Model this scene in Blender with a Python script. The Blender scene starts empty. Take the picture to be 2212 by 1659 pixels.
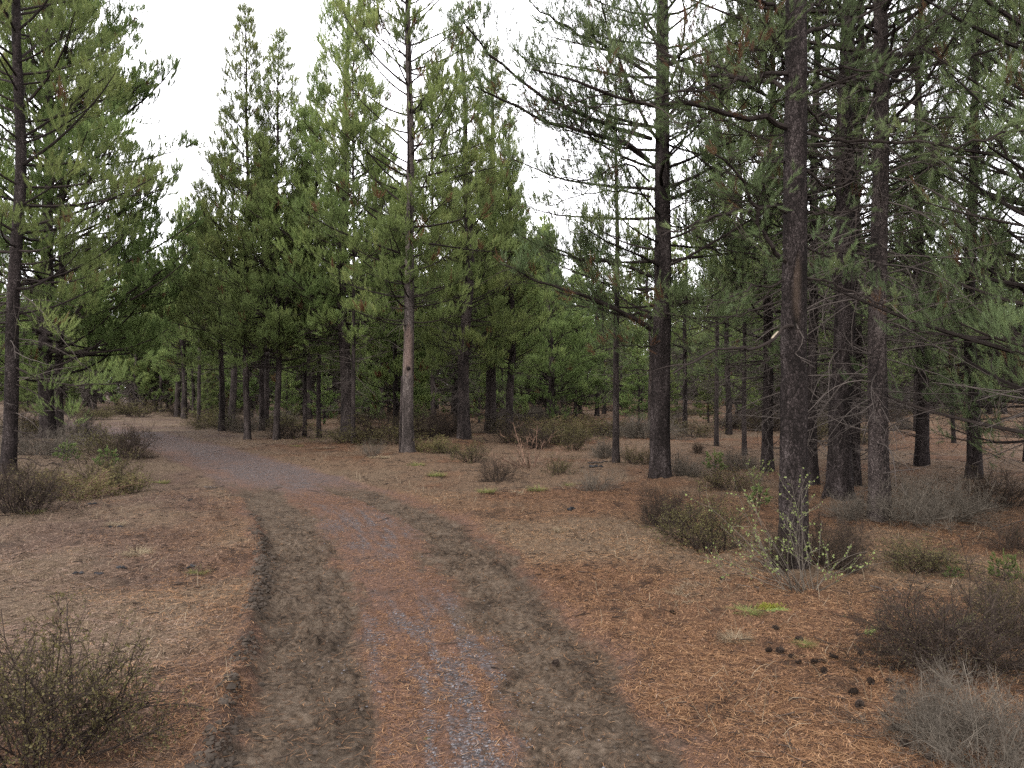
import bpy, math
import numpy as np
from math import radians as R

S = bpy.context.scene
COL = S.collection
# ------------------------------------------------------------------ camera
CAM_H, F, CX, HOR = 1.60, 1726.0, 1106.0, 842.0      # measured on the photo at 2212 px width
cam_d = bpy.data.cameras.new('camera')
cam_d.sensor_fit = 'HORIZONTAL'; cam_d.sensor_width = 36.0
cam_d.lens = 36.0 * F / 2212.0
cam_d.shift_y = (HOR - 829.5) / 2212.0
cam_d.clip_start = 0.05; cam_d.clip_end = 3000
cam = bpy.data.objects.new('camera', cam_d); COL.objects.link(cam)
cam.location = (0, 0, CAM_H); cam.rotation_euler = (R(90), 0, 0)
S.camera = cam
# ------------------------------------------------------------------ world: pale overcast sky
W = bpy.data.worlds.new('World'); S.world = W; W.use_nodes = True
wt = W.node_tree; wt.nodes.clear()
SUN_EL, SUN_AZ = 40.0, 205.0          # azimuth clockwise from +Y: behind the camera, to its left
sky = wt.nodes.new('ShaderNodeTexSky'); sky.sky_type = 'NISHITA'; sky.sun_disc = False
sky.sun_elevation = R(SUN_EL); sky.sun_rotation = R(SUN_AZ)
sky.air_density = 1.0; sky.dust_density = 6.0; sky.ozone_density = 1.0; sky.altitude = 1200
hs = wt.nodes.new('ShaderNodeHueSaturation'); hs.inputs['Saturation'].default_value = 0.16
cloud = wt.nodes.new('ShaderNodeMix'); cloud.data_type = 'RGBA'
cloud.inputs['Factor'].default_value = 0.72          # share of the sky that is closed cloud
cloud.inputs['B'].default_value = (11.2, 11.0, 11.6, 1)
bg = wt.nodes.new('ShaderNodeBackground'); bg.inputs['Strength'].default_value = 0.15
wo = wt.nodes.new('ShaderNodeOutputWorld')
wt.links.new(sky.outputs[0], hs.inputs['Color']); wt.links.new(hs.outputs[0], cloud.inputs['A'])
wt.links.new(cloud.outputs['Result'], bg.inputs['Color']); wt.links.new(bg.outputs[0], wo.inputs[0])
sun_d = bpy.data.lights.new('sun', 'SUN'); sun_d.energy = 1.5; sun_d.angle = R(35); sun_d.color = (1, .97, .92)
sun = bpy.data.objects.new('sun', sun_d); COL.objects.link(sun)
sun.rotation_euler = (R(90 - SUN_EL), 0, R(180 - SUN_AZ)); sun.location = (-20, -30, 60)
S.view_settings.view_transform = 'Standard'; S.view_settings.look = 'None'
S.view_settings.exposure = 1.8; S.view_settings.gamma = 1; S.view_settings.use_curve_mapping = False
S.render.engine = 'CYCLES'
cy = S.cycles
cy.max_bounces = 5; cy.diffuse_bounces = 4; cy.glossy_bounces = 1; cy.transmission_bounces = 3
cy.transparent_max_bounces = 4; cy.caustics_reflective = False; cy.caustics_refractive = False
cy.use_denoising = False
S.render.use_persistent_data = False

# ------------------------------------------------------------------ helpers
UP = np.array([0, 0, 1.0])

def at(u, v):
    """photo pixel of a point on the ground -> x, y in metres"""
    d = CAM_H * F / (v - HOR)
    return (u - CX) * d / F, d

def pt(u, v, d):
    """photo pixel and distance -> point"""
    return np.array([(u - CX) * d / F, d, CAM_H + (HOR - v) * d / F])

def unit(a):
    return a / np.maximum(np.linalg.norm(a, axis=-1, keepdims=True), 1e-9)

def hsh(ix, iy, s):
    n = (ix.astype(np.int64) * 374761393 + iy.astype(np.int64) * 668265263 + s * 974634777) & 0xffffffff
    n = ((n ^ (n >> 13)) * 1274126177) & 0xffffffff
    return ((n ^ (n >> 16)) & 0xffff) / 65535.0

def noise(x, y, s=0):
    x = np.asarray(x, float); y = np.asarray(y, float)
    ix = np.floor(x); iy = np.floor(y); fx = x - ix; fy = y - iy
    fx = fx * fx * (3 - 2 * fx); fy = fy * fy * (3 - 2 * fy)
    a = hsh(ix, iy, s); b = hsh(ix + 1, iy, s); c = hsh(ix, iy + 1, s); d = hsh(ix + 1, iy + 1, s)
    return (a * (1 - fx) + b * fx) * (1 - fy) + (c * (1 - fx) + d * fx) * fy

def fbm(x, y, s=0, o=4):
    r = 0; a = .5; t = 0
    for i in range(o):
        r = r + a * noise(x * 2 ** i, y * 2 ** i, s + i); t += a; a *= .5
    return r / t

def sstep(a, b, x):
    t = np.clip((x - a) / (b - a), 0, 1); return t * t * (3 - 2 * t)

# ------------------------------------------------------------------ node helpers
class NT:
    def __init__(self, name):
        self.m = bpy.data.materials.new(name); self.m.use_nodes = True
        self.t = self.m.node_tree; self.t.nodes.clear()
        self.out = self.t.nodes.new('ShaderNodeOutputMaterial')
    def n(self, typ, ins=None, **kw):
        x = self.t.nodes.new('ShaderNode' + typ)
        for k, v in kw.items(): setattr(x, k, v)
        for k, v in (ins or {}).items(): self.set(x.inputs[k], v)
        return x
    def set(self, sock, v):
        if hasattr(v, 'links') or hasattr(v, 'is_linked'): self.t.links.new(v, sock)
        else: sock.default_value = v
    def ramp(self, fac, stops, interp='LINEAR'):
        x = self.t.nodes.new('ShaderNodeValToRGB'); r = x.color_ramp; r.interpolation = interp
        while len(r.elements) < len(stops): r.elements.new(.5)
        for e, (p, c) in zip(r.elements, stops):
            e.position = p; e.color = (c[0], c[1], c[2], 1) if hasattr(c, '__len__') else (c, c, c, 1)
        self.set(x.inputs[0], fac); return x.outputs[0]
    def math(self, op, a, b=None, c=None, clamp=False):
        x = self.n('Math', operation=op, use_clamp=clamp); self.set(x.inputs[0], a)
        if b is not None: self.set(x.inputs[1], b)
        if c is not None: self.set(x.inputs[2], c)
        return x.outputs[0]
    def mix(self, f, a, b, bt='MIX'):
        x = self.n('Mix', data_type='RGBA', blend_type=bt)
        self.set(x.inputs['Factor'], f)
        self.set(x.inputs['A'], a if hasattr(a, 'is_linked') else (*a, 1))
        self.set(x.inputs['B'], b if hasattr(b, 'is_linked') else (*b, 1))
        return x.outputs['Result']
    def attr(self, name):
        return self.n('Attribute', attribute_name=name).outputs['Fac']
    def noise(self, vec, scale, detail=3, rough=.55):
        return self.n('TexNoise', {'Vector': vec, 'Scale': scale, 'Detail': detail, 'Roughness': rough}).outputs['Fac']
    def finish(self, color, rough=.9, bump=None, spec=.04, dist=.01, strength=.6):
        p = self.n('BsdfPrincipled'); self.set(p.inputs['Base Color'], color if hasattr(color, 'is_linked') else (*color, 1))
        self.set(p.inputs['Roughness'], rough); p.inputs['Specular IOR Level'].default_value = spec
        if bump is not None:
            b = self.n('Bump', {'Height': bump, 'Distance': dist, 'Strength': strength})
            self.t.links.new(b.outputs[0], p.inputs['Normal'])
        self.t.links.new(p.outputs[0], self.out.inputs[0]); return self.m

def leafy(name, stops, trans=.35, hue_var=.022, val_var=.4):
    """needles and leaves: colour from the tone of the shoot, let through some light"""
    k = NT(name)
    col = k.ramp(k.attr('tone'), stops)
    oi = k.n('ObjectInfo').outputs['Random']
    h = k.n('HueSaturation', {'Color': col, 'Hue': k.math('MULTIPLY_ADD', oi, hue_var, .5 - hue_var / 2),
                              'Value': k.math('MULTIPLY_ADD', oi, val_var, 1 - val_var / 2)})
    d = k.n('BsdfDiffuse', {'Color': h.outputs[0]})
    t = k.n('BsdfTranslucent', {'Color': h.outputs[0]})
    g = k.n('BsdfGlossy', {'Color': (.5, .5, .5, 1), 'Roughness': .5})
    a = k.n('MixShader', {0: trans, 1: d.outputs[0], 2: t.outputs[0]})
    b = k.n('MixShader', {0: .012, 1: a.outputs[0], 2: g.outputs[0]})
    k.t.links.new(b.outputs[0], k.out.inputs[0]); return k.m

def wood(name, c0, c1, rough=.9):
    k = NT(name)
    v = k.n('TexCoord').outputs['Object']
    f = k.math('ADD', k.math('MULTIPLY', k.attr('tone'), .6), k.math('MULTIPLY', k.noise(v, 14), .5))
    return k.finish(k.ramp(f, [(.15, c0), (.9, c1)]), rough)

def bark(name, dark, mid, light, scar=(.30, .21, .15)):
    k = NT(name)
    v = k.n('TexCoord').outputs['Object']
    rnd = k.n('ObjectInfo').outputs['Random']
    sh = k.n('VectorMath', {0: v}, operation='ADD')
    cx = k.n('CombineXYZ', {0: rnd, 1: rnd, 2: k.math('MULTIPLY', rnd, 7.0)}); k.t.links.new(cx.outputs[0], sh.inputs[1])
    wob = k.n('TexNoise', {'Vector': sh.outputs[0], 'Scale': 9.0, 'Detail': 3.0}).outputs['Color']
    vw = k.mix(.07, sh.outputs[0], wob, 'ADD')
    m1 = k.n('Mapping', {'Vector': vw, 'Scale': (62, 62, 30)}).outputs[0]
    m2 = k.n('Mapping', {'Vector': vw, 'Scale': (130, 130, 60)}).outputs[0]
    cell = k.n('TexVoronoi', {'Vector': m1, 'Scale': 1.0}, feature='DISTANCE_TO_EDGE').outputs['Distance']
    cid = k.n('TexVoronoi', {'Vector': m1, 'Scale': 1.0}).outputs['Color']
    fine = k.noise(m2, 1.0, 4, .65)
    big = k.noise(k.n('Mapping', {'Vector': sh.outputs[0], 'Scale': (5, 5, 1.3)}).outputs[0], 1.0, 4, .6)
    f = k.math('ADD', k.math('MULTIPLY', fine, .75), k.math('MULTIPLY', k.n('SeparateColor', {0: cid}).outputs[0], .25))
    f = k.math('ADD', f, k.math('MULTIPLY_ADD', big, 1.0, -.57))
    col = k.ramp(f, [(.28, dark), (.52, mid), (.82, light)])
    crack = k.math('MULTIPLY_ADD', cell, 5.0, .25, clamp=True)
    col = k.mix(crack, tuple(x * .35 for x in dark), col)
    sc = k.attr('scar')
    sn = k.noise(k.n('Mapping', {'Vector': v, 'Scale': (30, 30, 6)}).outputs[0], 1.0, 4, .6)
    col = k.mix(sc, col, k.ramp(sn, [(.3, tuple(x * .45 for x in scar)), (.7, scar)]))
    hole = k.attr('hole'); col = k.mix(hole, col, (.008, .007, .006))
    hgt = k.math('ADD', k.math('MULTIPLY', crack, .6), k.math('MULTIPLY', fine, .7))
    return k.finish(col, .92, hgt, .04, .012, .8)

# ------------------------------------------------------------------ materials
NEEDLE = leafy('needle_green', [(0, (.10, .050, .026)), (.075, (.085, .045, .022)), (.085, (.046, .064, .020)),
                                (.45, (.098, .129, .043)), (.8, (.148, .184, .060)), (1, (.198, .225, .076))], .5)
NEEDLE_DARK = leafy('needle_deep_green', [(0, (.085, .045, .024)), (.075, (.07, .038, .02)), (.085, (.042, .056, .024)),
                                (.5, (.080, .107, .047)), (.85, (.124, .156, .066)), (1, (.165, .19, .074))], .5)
LEAF_OLIVE = leafy('leaf_olive', [(0, (.0280, .0200, .0112)), (.4, (.0496, .0432, .0176)), (1, (.1000, .0896, .0336))], .3)
LEAF_LIGHT = leafy('leaf_spring_green', [(0, (.0800, .1000, .0320)), (1, (.1600, .1920, .0680))], .4)
GRASS = leafy('grass_blade', [(0, (.1200, .0880, .0400)), (.4, (.0880, .0840, .0288)), (1, (.0920, .1160, .0360))], .3)
GRASS_DRY = leafy('dry_grass_blade', [(0, (.0800, .0560, .0336)), (1, (.1840, .1480, .1000))], .25)
MOSS = leafy('moss', [(0, (.0640, .0608, .0102)), (1, (.1216, .1120, .0192))], .2)
TWIG = wood('twig_brown', (.0072, .0057, .0051), (.0256, .0199, .0172))
TWIG_GREY = wood('twig_grey', (.0146, .0122, .0108), (.0659, .0547, .0479))
STEM_DARK = wood('stem_dark', (.0080, .0061, .0051), (.0320, .0237, .0189))
STEM_GREY = wood('stem_grey', (.0189, .0157, .0124), (.0799, .0681, .0540))
STEM_RED = wood('stem_reddish', (.0413, .0248, .0182), (.1323, .0827, .0578))
BARK = bark('bark_grey_brown', (.0109, .0089, .0083), (.0356, .0280, .0254), (.0924, .0752, .0684))
BARK_DARK = bark('bark_dark', (.0074, .0059, .0054), (.0236, .0185, .0174), (.0724, .0598, .0560))
BARK_PALE = bark('bark_pale', (.0190, .0156, .0140), (.0581, .0469, .0425), (.1398, .1174, .1062), (.1286, .0916, .0761))
CONE_M = wood('cone_scale', (.0079, .0060, .0053), (.0328, .0236, .0184))
CHAR = wood('charcoal', (.0055, .0055, .0060), (.0219, .0219, .0230))
WOUND = wood('bare_wood', (.1050, .0850, .0600), (.1650, .1400, .1050))
LITTER = leafy('fallen_needle', [(0, (.0180, .0105, .0070)), (.35, (.0680, .0340, .0180)), (.7, (.1600, .0880, .0450)), (1, (.2500, .1600, .0900))], .15, 0, 0)
LITTER_OLD = leafy('old_fallen_needle', [(0, (.0136, .0089, .0072)), (.35, (.0510, .0319, .0238)), (.7, (.1190, .0782, .0578)), (1, (.2040, .1513, .1148))], .15, 0, 0)
STONE = wood('gravel_stone', (.0211, .0202, .0202), (.0912, .0854, .0874))
CLOD = wood('mud_clod', (.0144, .0115, .0091), (.0461, .0365, .0288))

# ------------------------------------------------------------------ mesh collector
class Geo:
    def __init__(self): self.v = []; self.f = []; self.nv = 0
    def add(self, V, Fc, mat=0, tone=None, extra=None):
        V = np.asarray(V, np.float32).reshape(-1, 3)
        if len(V) == 0: return
        t = np.full(len(V), .5, np.float32) if tone is None else np.broadcast_to(np.asarray(tone, np.float32), (len(V),))
        self.v.append((V, t, extra or {})); self.f.append((np.asarray(Fc, np.int32) + self.nv, mat)); self.nv += len(V)
    def tubes(self, P, Rd, sides=3, mat=0, tone=None):
        P = np.asarray(P, float); Rd = np.asarray(Rd, float)
        if P.ndim == 2: P = P[None]; Rd = Rd[None]
        M, n, _ = P.shape
        if M == 0: return
        T = unit(np.gradient(P, axis=1))
        ax = unit(P[:, -1] - P[:, 0])
        ref = np.where(np.abs(ax[:, 2:3]) < .8, UP, np.array([1.0, 0, 0]))[:, None, :]
        U = unit(np.cross(T, ref)); Vv = np.cross(T, U)
        a = np.arange(sides) * 2 * math.pi / sides
        ring = P[:, :, None] + Rd[:, :, None, None] * (np.cos(a)[:, None] * U[:, :, None] + np.sin(a)[:, None] * Vv[:, :, None])
        idx = np.arange(M * n * sides).reshape(M, n, sides)
        q = np.stack([idx[:, :-1], np.roll(idx[:, :-1], -1, 2), np.roll(idx[:, 1:], -1, 2), idx[:, 1:]], -1).reshape(-1, 4)
        if tone is None: tone = .5
        tn = np.repeat(np.broadcast_to(np.asarray(tone, float), (M,)), n * sides)
        self.add(ring, q, mat, tn)
    def mesh(self, name, mats, smooth=True):
        me = bpy.data.meshes.new(name)
        V = np.concatenate([x[0] for x in self.v]); t = np.concatenate([x[1] for x in self.v])
        me.vertices.add(len(V)); me.vertices.foreach_set('co', V.ravel())
        loops = np.concatenate([f.ravel() for f, m in self.f])
        sizes = np.concatenate([np.full(len(f), f.shape[1], np.int32) for f, m in self.f])
        mi = np.concatenate([np.full(len(f), m, np.int32) for f, m in self.f])
        me.loops.add(len(loops)); me.loops.foreach_set('vertex_index', loops)
        me.polygons.add(len(sizes))
        me.polygons.foreach_set('loop_start', np.concatenate([[0], np.cumsum(sizes)[:-1]]).astype(np.int32))
        me.polygons.foreach_set('material_index', mi)
        me.polygons.foreach_set('use_smooth', np.full(len(sizes), smooth))
        me.attributes.new('tone', 'FLOAT', 'POINT').data.foreach_set('value', t.astype(np.float32))
        keys = set(k for x in self.v for k in x[2])
        for k in sorted(keys):
            arr = np.concatenate([np.asarray(x[2].get(k, np.zeros(len(x[0]))), np.float32) for x in self.v])
            me.attributes.new(k, 'FLOAT', 'POINT').data.foreach_set('value', arr)
        for m in mats: me.materials.append(m)
        me.update(calc_edges=True); return me

def link(name, me, parent=None, loc=None):
    o = bpy.data.objects.new(name, me); COL.objects.link(o)
    if parent is not None: o.parent = parent
    if loc is not None: o.location = loc
    return o

def thing(name, label, cat, loc, rz=0.0, scale=1.0, group=None):
    o = bpy.data.objects.new(name, None); COL.objects.link(o)
    o.empty_display_size = .2
    o.location = loc; o.rotation_euler = (0, 0, rz); o.scale = (scale,) * 3 if not hasattr(scale, '__len__') else scale
    tag(o, label, cat, group); return o

def tag(o, label=None, cat=None, group=None, kind=None):
    if label: o['label'] = label
    if cat: o['category'] = cat
    if group: o['group'] = group
    if kind: o['kind'] = kind
    return o

# ------------------------------------------------------------------ the road's course (from the photo)
_l = np.array([at(*p) for p in [(430, 1659), (500, 1500), (545, 1350), (550, 1200), (530, 1130), (500, 1060), (440, 1020), (400, 1000), (330, 978), (240, 945), (150, 925)]])
_r = np.array([at(*p) for p in [(1560, 1659), (1400, 1480), (1250, 1320), (1130, 1220), (1050, 1150), (900, 1075), (800, 1050), (700, 1022), (600, 995), (480, 963), (350, 938), (200, 915), (100, 905)]])
_tl = np.array([(3.38, -.94), (4.2, -1.11), (5.44, -1.42), (7.7, -2.03), (10.7, -3.15), (13, -4.2), (16, -5.9), (22, -9.2), (40, -20.5)])
_tr = np.array([(3.38, .42), (4.33, .30), (5.78, .02), (6.77, -.18), (8.97, -.73), (11.6, -1.92), (14, -3.2), (18, -5.6), (24, -9.6), (40, -20)])
def ext(Y, ys, xs):
    s0 = (xs[1] - xs[0]) / (ys[1] - ys[0]); s1 = (xs[-1] - xs[-3]) / (ys[-1] - ys[-3])
    return np.where(Y < ys[0], xs[0] + (Y - ys[0]) * s0 * .8, np.where(Y > ys[-1], xs[-1] + (Y - ys[-1]) * s1, np.interp(Y, ys, xs)))
def smooth_tab(ys, xs):
    g = np.linspace(ys[0], ys[-1], 160); v = np.interp(g, ys, xs)
    for _ in range(6): v[1:-1] = (v[:-2] + 2 * v[1:-1] + v[2:]) / 4
    return g, v
_L = smooth_tab(_l[:, 1], _l[:, 0]); _Rr = smooth_tab(_r[:, 1], _r[:, 0])
_TL = smooth_tab(_tl[:, 0], _tl[:, 1]); _TR = smooth_tab(_tr[:, 0], _tr[:, 1])
def XL(Y): return ext(Y, *_L)
def XR(Y): return ext(Y, *_Rr)
def TL(Y): return ext(Y, *_TL)
def TR(Y): return ext(Y, *_TR)

MOUNDS = [(at(*p), h) for p, h in [((1715, 1240), .05), ((1426, 1046), .07), ((1812, 1092), .09), ((1900, 1135), .06), ((882, 979), .06), ((1330, 1005), .04), ((1657, 1030), .05), ((1002, 953), .08), ((16, 1026), .06), ((105, 957), .09), ((749, 951), .08), ((535, 950), .05), ((597, 951), .05), ((478, 936), .05), ((1756, 1058), .05)]]
def base_h(x, y):
    d = np.hypot(x, y); mo = 0
    for (a, b), h in MOUNDS: mo = mo + h * np.exp(-((x - a) ** 2 + (y - b) ** 2) / .30)
    return mo + (fbm(np.asarray(x) / 7.0, np.asarray(y) / 7.0, 3, 3) - .5) * .26 * sstep(4, 16, d)

def ground_fields(x, y):
    """height and the make-up of the surface: mud, gravel, red needle strip, litter, pale dry grass, road"""
    Z = base_h(x, y)
    xl, xr = XL(y), XR(y)
    w1 = (noise(x * 1.7, y * 1.7, 11) - .5) * .5 + (noise(x * 6, y * 6, 12) - .5) * .18
    road = sstep(-.12, .12, x - xl + w1 * .5) * (1 - sstep(-.12, .12, x - xr + w1 * .5))
    scale_w = 1 + .012 * np.maximum(y - 4, 0)
    jl = (noise(x * 2.2, y * 1.2, 21) - .5) * .22 + (noise(x * 9, y * 9, 22) - .5) * .12
    dl = x - TL(y) + jl; dr = x - TR(y) + jl
    near = 1 - sstep(11.5, 15, y)
    ml = (1 - sstep(.18, .48, np.abs(dl) / scale_w)) * near
    mr = (1 - sstep(.14, .50, np.abs(dr) / scale_w)) * near
    st = fbm((x - TL(y)) * 7, y * .9, 23, 4); st2 = fbm((x - TL(y)) * 16, y * 2.2, 24, 3)
    mud = np.clip(np.maximum(ml, mr * .95), 0, 1) * road
    fine = fbm(x * 9, y * 9, 25, 3)
    mud = sstep(.12, .88, mud + ((st - .5) * 1.3 + (fine - .5) * .9) * (mud > .004) * (1.15 - .75 * mud)) * road
    # gravel shows between the tracks in patches, and all over the far stretch
    gp = sstep(.45, .64, .55 * fbm(x * .9 + 3, y * .55, 31, 4) + .45 * st2)
    mid = (TL(y) + TR(y)) / 2
    cen = np.exp(-((x - mid - .05) / .50) ** 2)
    far = sstep(11, 16, y)
    edge = np.exp(-((x - TR(y) + .48 + w1 * .3) / .16) ** 2) * (1 - sstep(5, 6.5, y))
    gravel = np.clip(gp * cen * 1.1 + edge * .8 * sstep(.4, .6, st2) + far * sstep(.36, .56, fbm((x - TL(y)) * 1.6, y * .22, 33, 4) * .7 + .3 * st + .05) * .8, 0, 1) * road * (1 - mud * .8)
    # dark churned bank beside the left wheel
    bx = x - (TL(y) - .36 - .05 * (noise(y * 1.3, y * 0, 5) - .5))
    lump = .25 + 1.1 * fbm(x * 12, y * 9, 41, 3)
    berm = np.exp(-(bx / .085) ** 2) * sstep(2.5, 3.2, y) * (1 - sstep(8.0, 11.0, y)) * lump
    pr = x - (TR(y) + .20 + .03 * np.sin(y * 2))
    prn = np.exp(-(pr / .07) ** 2) * (1 - sstep(8, 12, y)) * (.4 + .8 * noise(x * 6, y * 6, 42))
    pl = x - (TL(y) + .12)
    pln = np.exp(-(pl / .10) ** 2) * (1 - sstep(6, 8.5, y)) * (.3 + noise(x * 5, y * 5, 43))
    pl2 = x - (TL(y) + .30)
    pln2 = np.exp(-(pl2 / .05) ** 2) * (1 - sstep(8, 11, y)) * (.3 + noise(x * 5, y * 5, 44))
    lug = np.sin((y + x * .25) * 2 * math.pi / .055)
    Z = Z - .030 * mud - .012 * road
    Z = Z + .095 * berm + .016 * prn * (1 + .8 * lug) * .6 + .013 * pln * (1 + .9 * lug) * .6 + .014 * pln2 * (1 + .7 * lug) * .6
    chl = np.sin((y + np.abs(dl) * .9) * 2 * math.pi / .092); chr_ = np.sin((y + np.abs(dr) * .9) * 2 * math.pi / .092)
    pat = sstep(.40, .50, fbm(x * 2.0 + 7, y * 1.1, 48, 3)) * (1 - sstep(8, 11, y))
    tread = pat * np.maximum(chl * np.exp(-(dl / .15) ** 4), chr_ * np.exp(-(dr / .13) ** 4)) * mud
    Z = Z + .015 * tread
    clump = np.maximum(fbm(x * 12, y * 12, 45, 3) - .48, 0)
    Z = Z + mud * clump * .085 * (1 - sstep(9, 12, y)) * (.4 + 1.2 * sstep(.4, .6, st2)) + (fbm(x * 22, y * 22, 46, 2) - .5) * .020 * mud
    off = 1 - road
    Z = Z + off * (fbm(x * 1.6, y * 1.6, 51, 4) - .5) * .10 + off * np.maximum(fbm(x * 8, y * 8, 52, 4) - .48, 0) * .13
    wet_and_shade = np.clip(berm * .60 + .55 * prn * (.30 + 1.1 * np.maximum(lug, 0)) + .35 * pln2 * (.3 + np.maximum(lug, 0)) + mud * sstep(.54, .7, fbm((x - TL(y)) * 7, y * 3, 47, 4)) * .35 + pln * .3 + np.maximum(-tread, 0) * .85, 0, 1)  # damp mud, plus shade of the tread lugs painted as colour
    red = np.clip(road * (1 - mud) * 1.0, 0, 1)
    pale = off * np.maximum(sstep(.50, .68, fbm(x * .35 + 9, y * .35, 61, 4)), .7 * sstep(8, 13, y) * sstep(.36, .56, fbm(x * .8 + 9, y * .5, 62, 4)))
    return Z, dict(mud=mud, gravel=gravel, wet_and_shade=wet_and_shade, red=red, pale=pale, road=road)

def gz(x, y):
    return float(ground_fields(np.array([float(x)]), np.array([float(y)]))[0][0])

# ------------------------------------------------------------------ ground sheet
def lines(a, b, step, lo, hi, g):
    c = list(np.arange(a, b + 1e-6, step)); s = step; p = a; left = []
    while p > lo: s = min(s * g, 25); p -= s; left.append(p)
    s = step; p = c[-1]; right = []
    while p < hi: s = min(s * g, 25); p += s; right.append(p)
    return np.array(left[::-1] + c + right)
gx = lines(-3.2, 3.6, .018, -420, 420, 1.035)
gy = lines(2.7, 8.2, .018, -60, 700, 1.018)
GX, GY = np.meshgrid(gx, gy)
GZ, GF = ground_fields(GX.ravel(), GY.ravel())
GV = np.stack([GX.ravel(), GY.ravel(), GZ], -1)
nx, ny = len(gx), len(gy)
ii = np.arange(nx * ny).reshape(ny, nx)
GQ = np.stack([ii[:-1, :-1], ii[:-1, 1:], ii[1:, 1:], ii[1:, :-1]], -1).reshape(-1, 4)

k = NT('forest_floor')
pos = k.n('NewGeometry').outputs['Position']
def fiber(scale, sx, sy, seed):
    sh = k.n('Mapping', {'Vector': pos, 'Location': (seed, seed * 2, 0)}).outputs[0]
    wob = k.n('TexNoise', {'Vector': sh, 'Scale': scale * 2.2, 'Detail': 1.0}).outputs['Color']
    sh2 = k.mix(.10, sh, wob, 'ADD')
    c = k.n('TexVoronoi', {'Vector': sh2, 'Scale': scale}, voronoi_dimensions='2D').outputs['Color']
    ang = k.math('MULTIPLY', k.n('SeparateColor', {0: c}).outputs[0], 6.283)
    rot = k.n('VectorRotate', {'Vector': sh2, 'Angle': ang}, rotation_type='Z_AXIS').outputs[0]
    mp = k.n('Mapping', {'Vector': rot, 'Scale': (sx, sy, 1)}).outputs[0]
    return k.n('TexNoise', {'Vector': mp, 'Scale': 1.0, 'Detail': 2.0, 'Roughness': .5}, noise_dimensions='2D').outputs['Fac']
f1 = fiber(14, 22, 210, 1.3); f2 = fiber(21, 26, 260, 7.7); f3 = fiber(9, 14, 120, 3.1)
fm = k.math('MAXIMUM', f1, f2); fmx = k.math('ADD', k.math('MULTIPLY', fm, .75), k.math('MULTIPLY', f3, .25))
big = k.noise(pos, .55, 4, .6); med = k.noise(pos, 3.2, 4, .62); sm = k.noise(pos, 26, 3, .6)
lit = k.ramp(fmx, [(.40, (.0067, .0047, .0036)), (.50, (.0336, .0185, .0118)), (.61, (.0918, .0493, .0274)), (.74, (.1960, .1210, .0683))])
# broad changes in what lies on the floor: fresh orange needles, older pinkish-brown ones, bare dark humus
old = k.ramp(fmx, [(.41, (.0056, .0040, .0033)), (.51, (.0299, .0192, .0145)), (.62, (.0785, .0524, .0383)), (.78, (.1543, .1141, .0842))])
xx = k.n('SeparateXYZ', {0: pos}).outputs[0]; yy = k.n('SeparateXYZ', {0: pos}).outputs[1]
side = k.math('ADD', k.math('MULTIPLY_ADD', k.math('ADD', xx, k.math('MULTIPLY', yy, .3)), -.35, .35), k.math('MULTIPLY_ADD', big, 1.6, -.8), clamp=True)
lit = k.mix(side, lit, old)
lit = k.mix(k.math('MULTIPLY', k.ramp(med, [(.50, 0), (.66, 1)]), .70), lit, (.0120, .0088, .0074))
pale_c = k.ramp(fmx, [(.40, (.0170, .0123, .0089)), (.54, (.0629, .0446, .0293)), (.75, (.1403, .1071, .0714))])
lit = k.mix(k.math('MULTIPLY', k.attr('pale'), .8), lit, pale_c)
redc = k.ramp(fmx, [(.41, (.0106, .0081, .0069)), (.50, (.0425, .0269, .0206)), (.61, (.0900, .0500, .0338)), (.76, (.1750, .1063, .0675))])
redc = k.mix(k.math('MULTIPLY', k.ramp(med, [(.50, 0), (.66, 1)]), .6), redc, (.0282, .0232, .0204))
col = k.mix(k.attr('red'), lit, redc)
# gravel
vg = k.n('TexVoronoi', {'Vector': pos, 'Scale': 46.0, 'Randomness': 1.0})
gcol = k.ramp(k.n('SeparateColor', {0: vg.outputs['Color']}).outputs[0], [(0, (.0247, .0228, .0228)), (.5, (.0541, .0494, .0504)), (1, (.1094, .1017, .1045))])
gcol = k.mix(k.ramp(vg.outputs['Distance'], [(.25, 0), (.6, .8)]), gcol, (.0317, .0268, .0253))
gfac = k.math('MULTIPLY', k.attr('gravel'), k.ramp(k.math('ADD', k.math('MULTIPLY', sm, .5), k.math('MULTIPLY', fm, .5)), [(.50, 1), (.64, .0)]))
col = k.mix(gfac, col, gcol)
# mud of the wheel tracks
mudc = k.ramp(k.math('ADD', k.math('MULTIPLY', sm, .6), k.math('MULTIPLY', med, .4)), [(.36, (.012, .0090, .0066)), (.5, (.047, .0350, .0250)), (.66, (.088, .0675, .0495))])
mfac = k.math('MULTIPLY', k.attr('mud'), k.ramp(fmx, [(.60, 1), (.72, .25)]))
col = k.mix(mfac, col, mudc)
col = k.mix(k.math('MULTIPLY', k.attr('wet_and_shade'), .75), col, (.0106, .0084, .0067))  # darkens damp mud and paints relief shade into the tyre prints
hb = k.math('ADD', k.math('MULTIPLY', fmx, .8), k.math('MULTIPLY', sm, .5))
mb = k.math('ADD', k.math('MULTIPLY', k.noise(pos, 60, 4, .65), 1.6), k.math('MULTIPLY', k.noise(pos, 150, 2, .6), .6))
hb = k.math('ADD', hb, k.math('MULTIPLY', mb, k.attr('mud')))
hb = k.math('ADD', hb, k.math('MULTIPLY', k.math('MULTIPLY', vg.outputs['Distance'], -1.2), k.attr('gravel')))
FLOOR = k.finish(col, .93, hb, .04, .018, .9)

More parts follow.
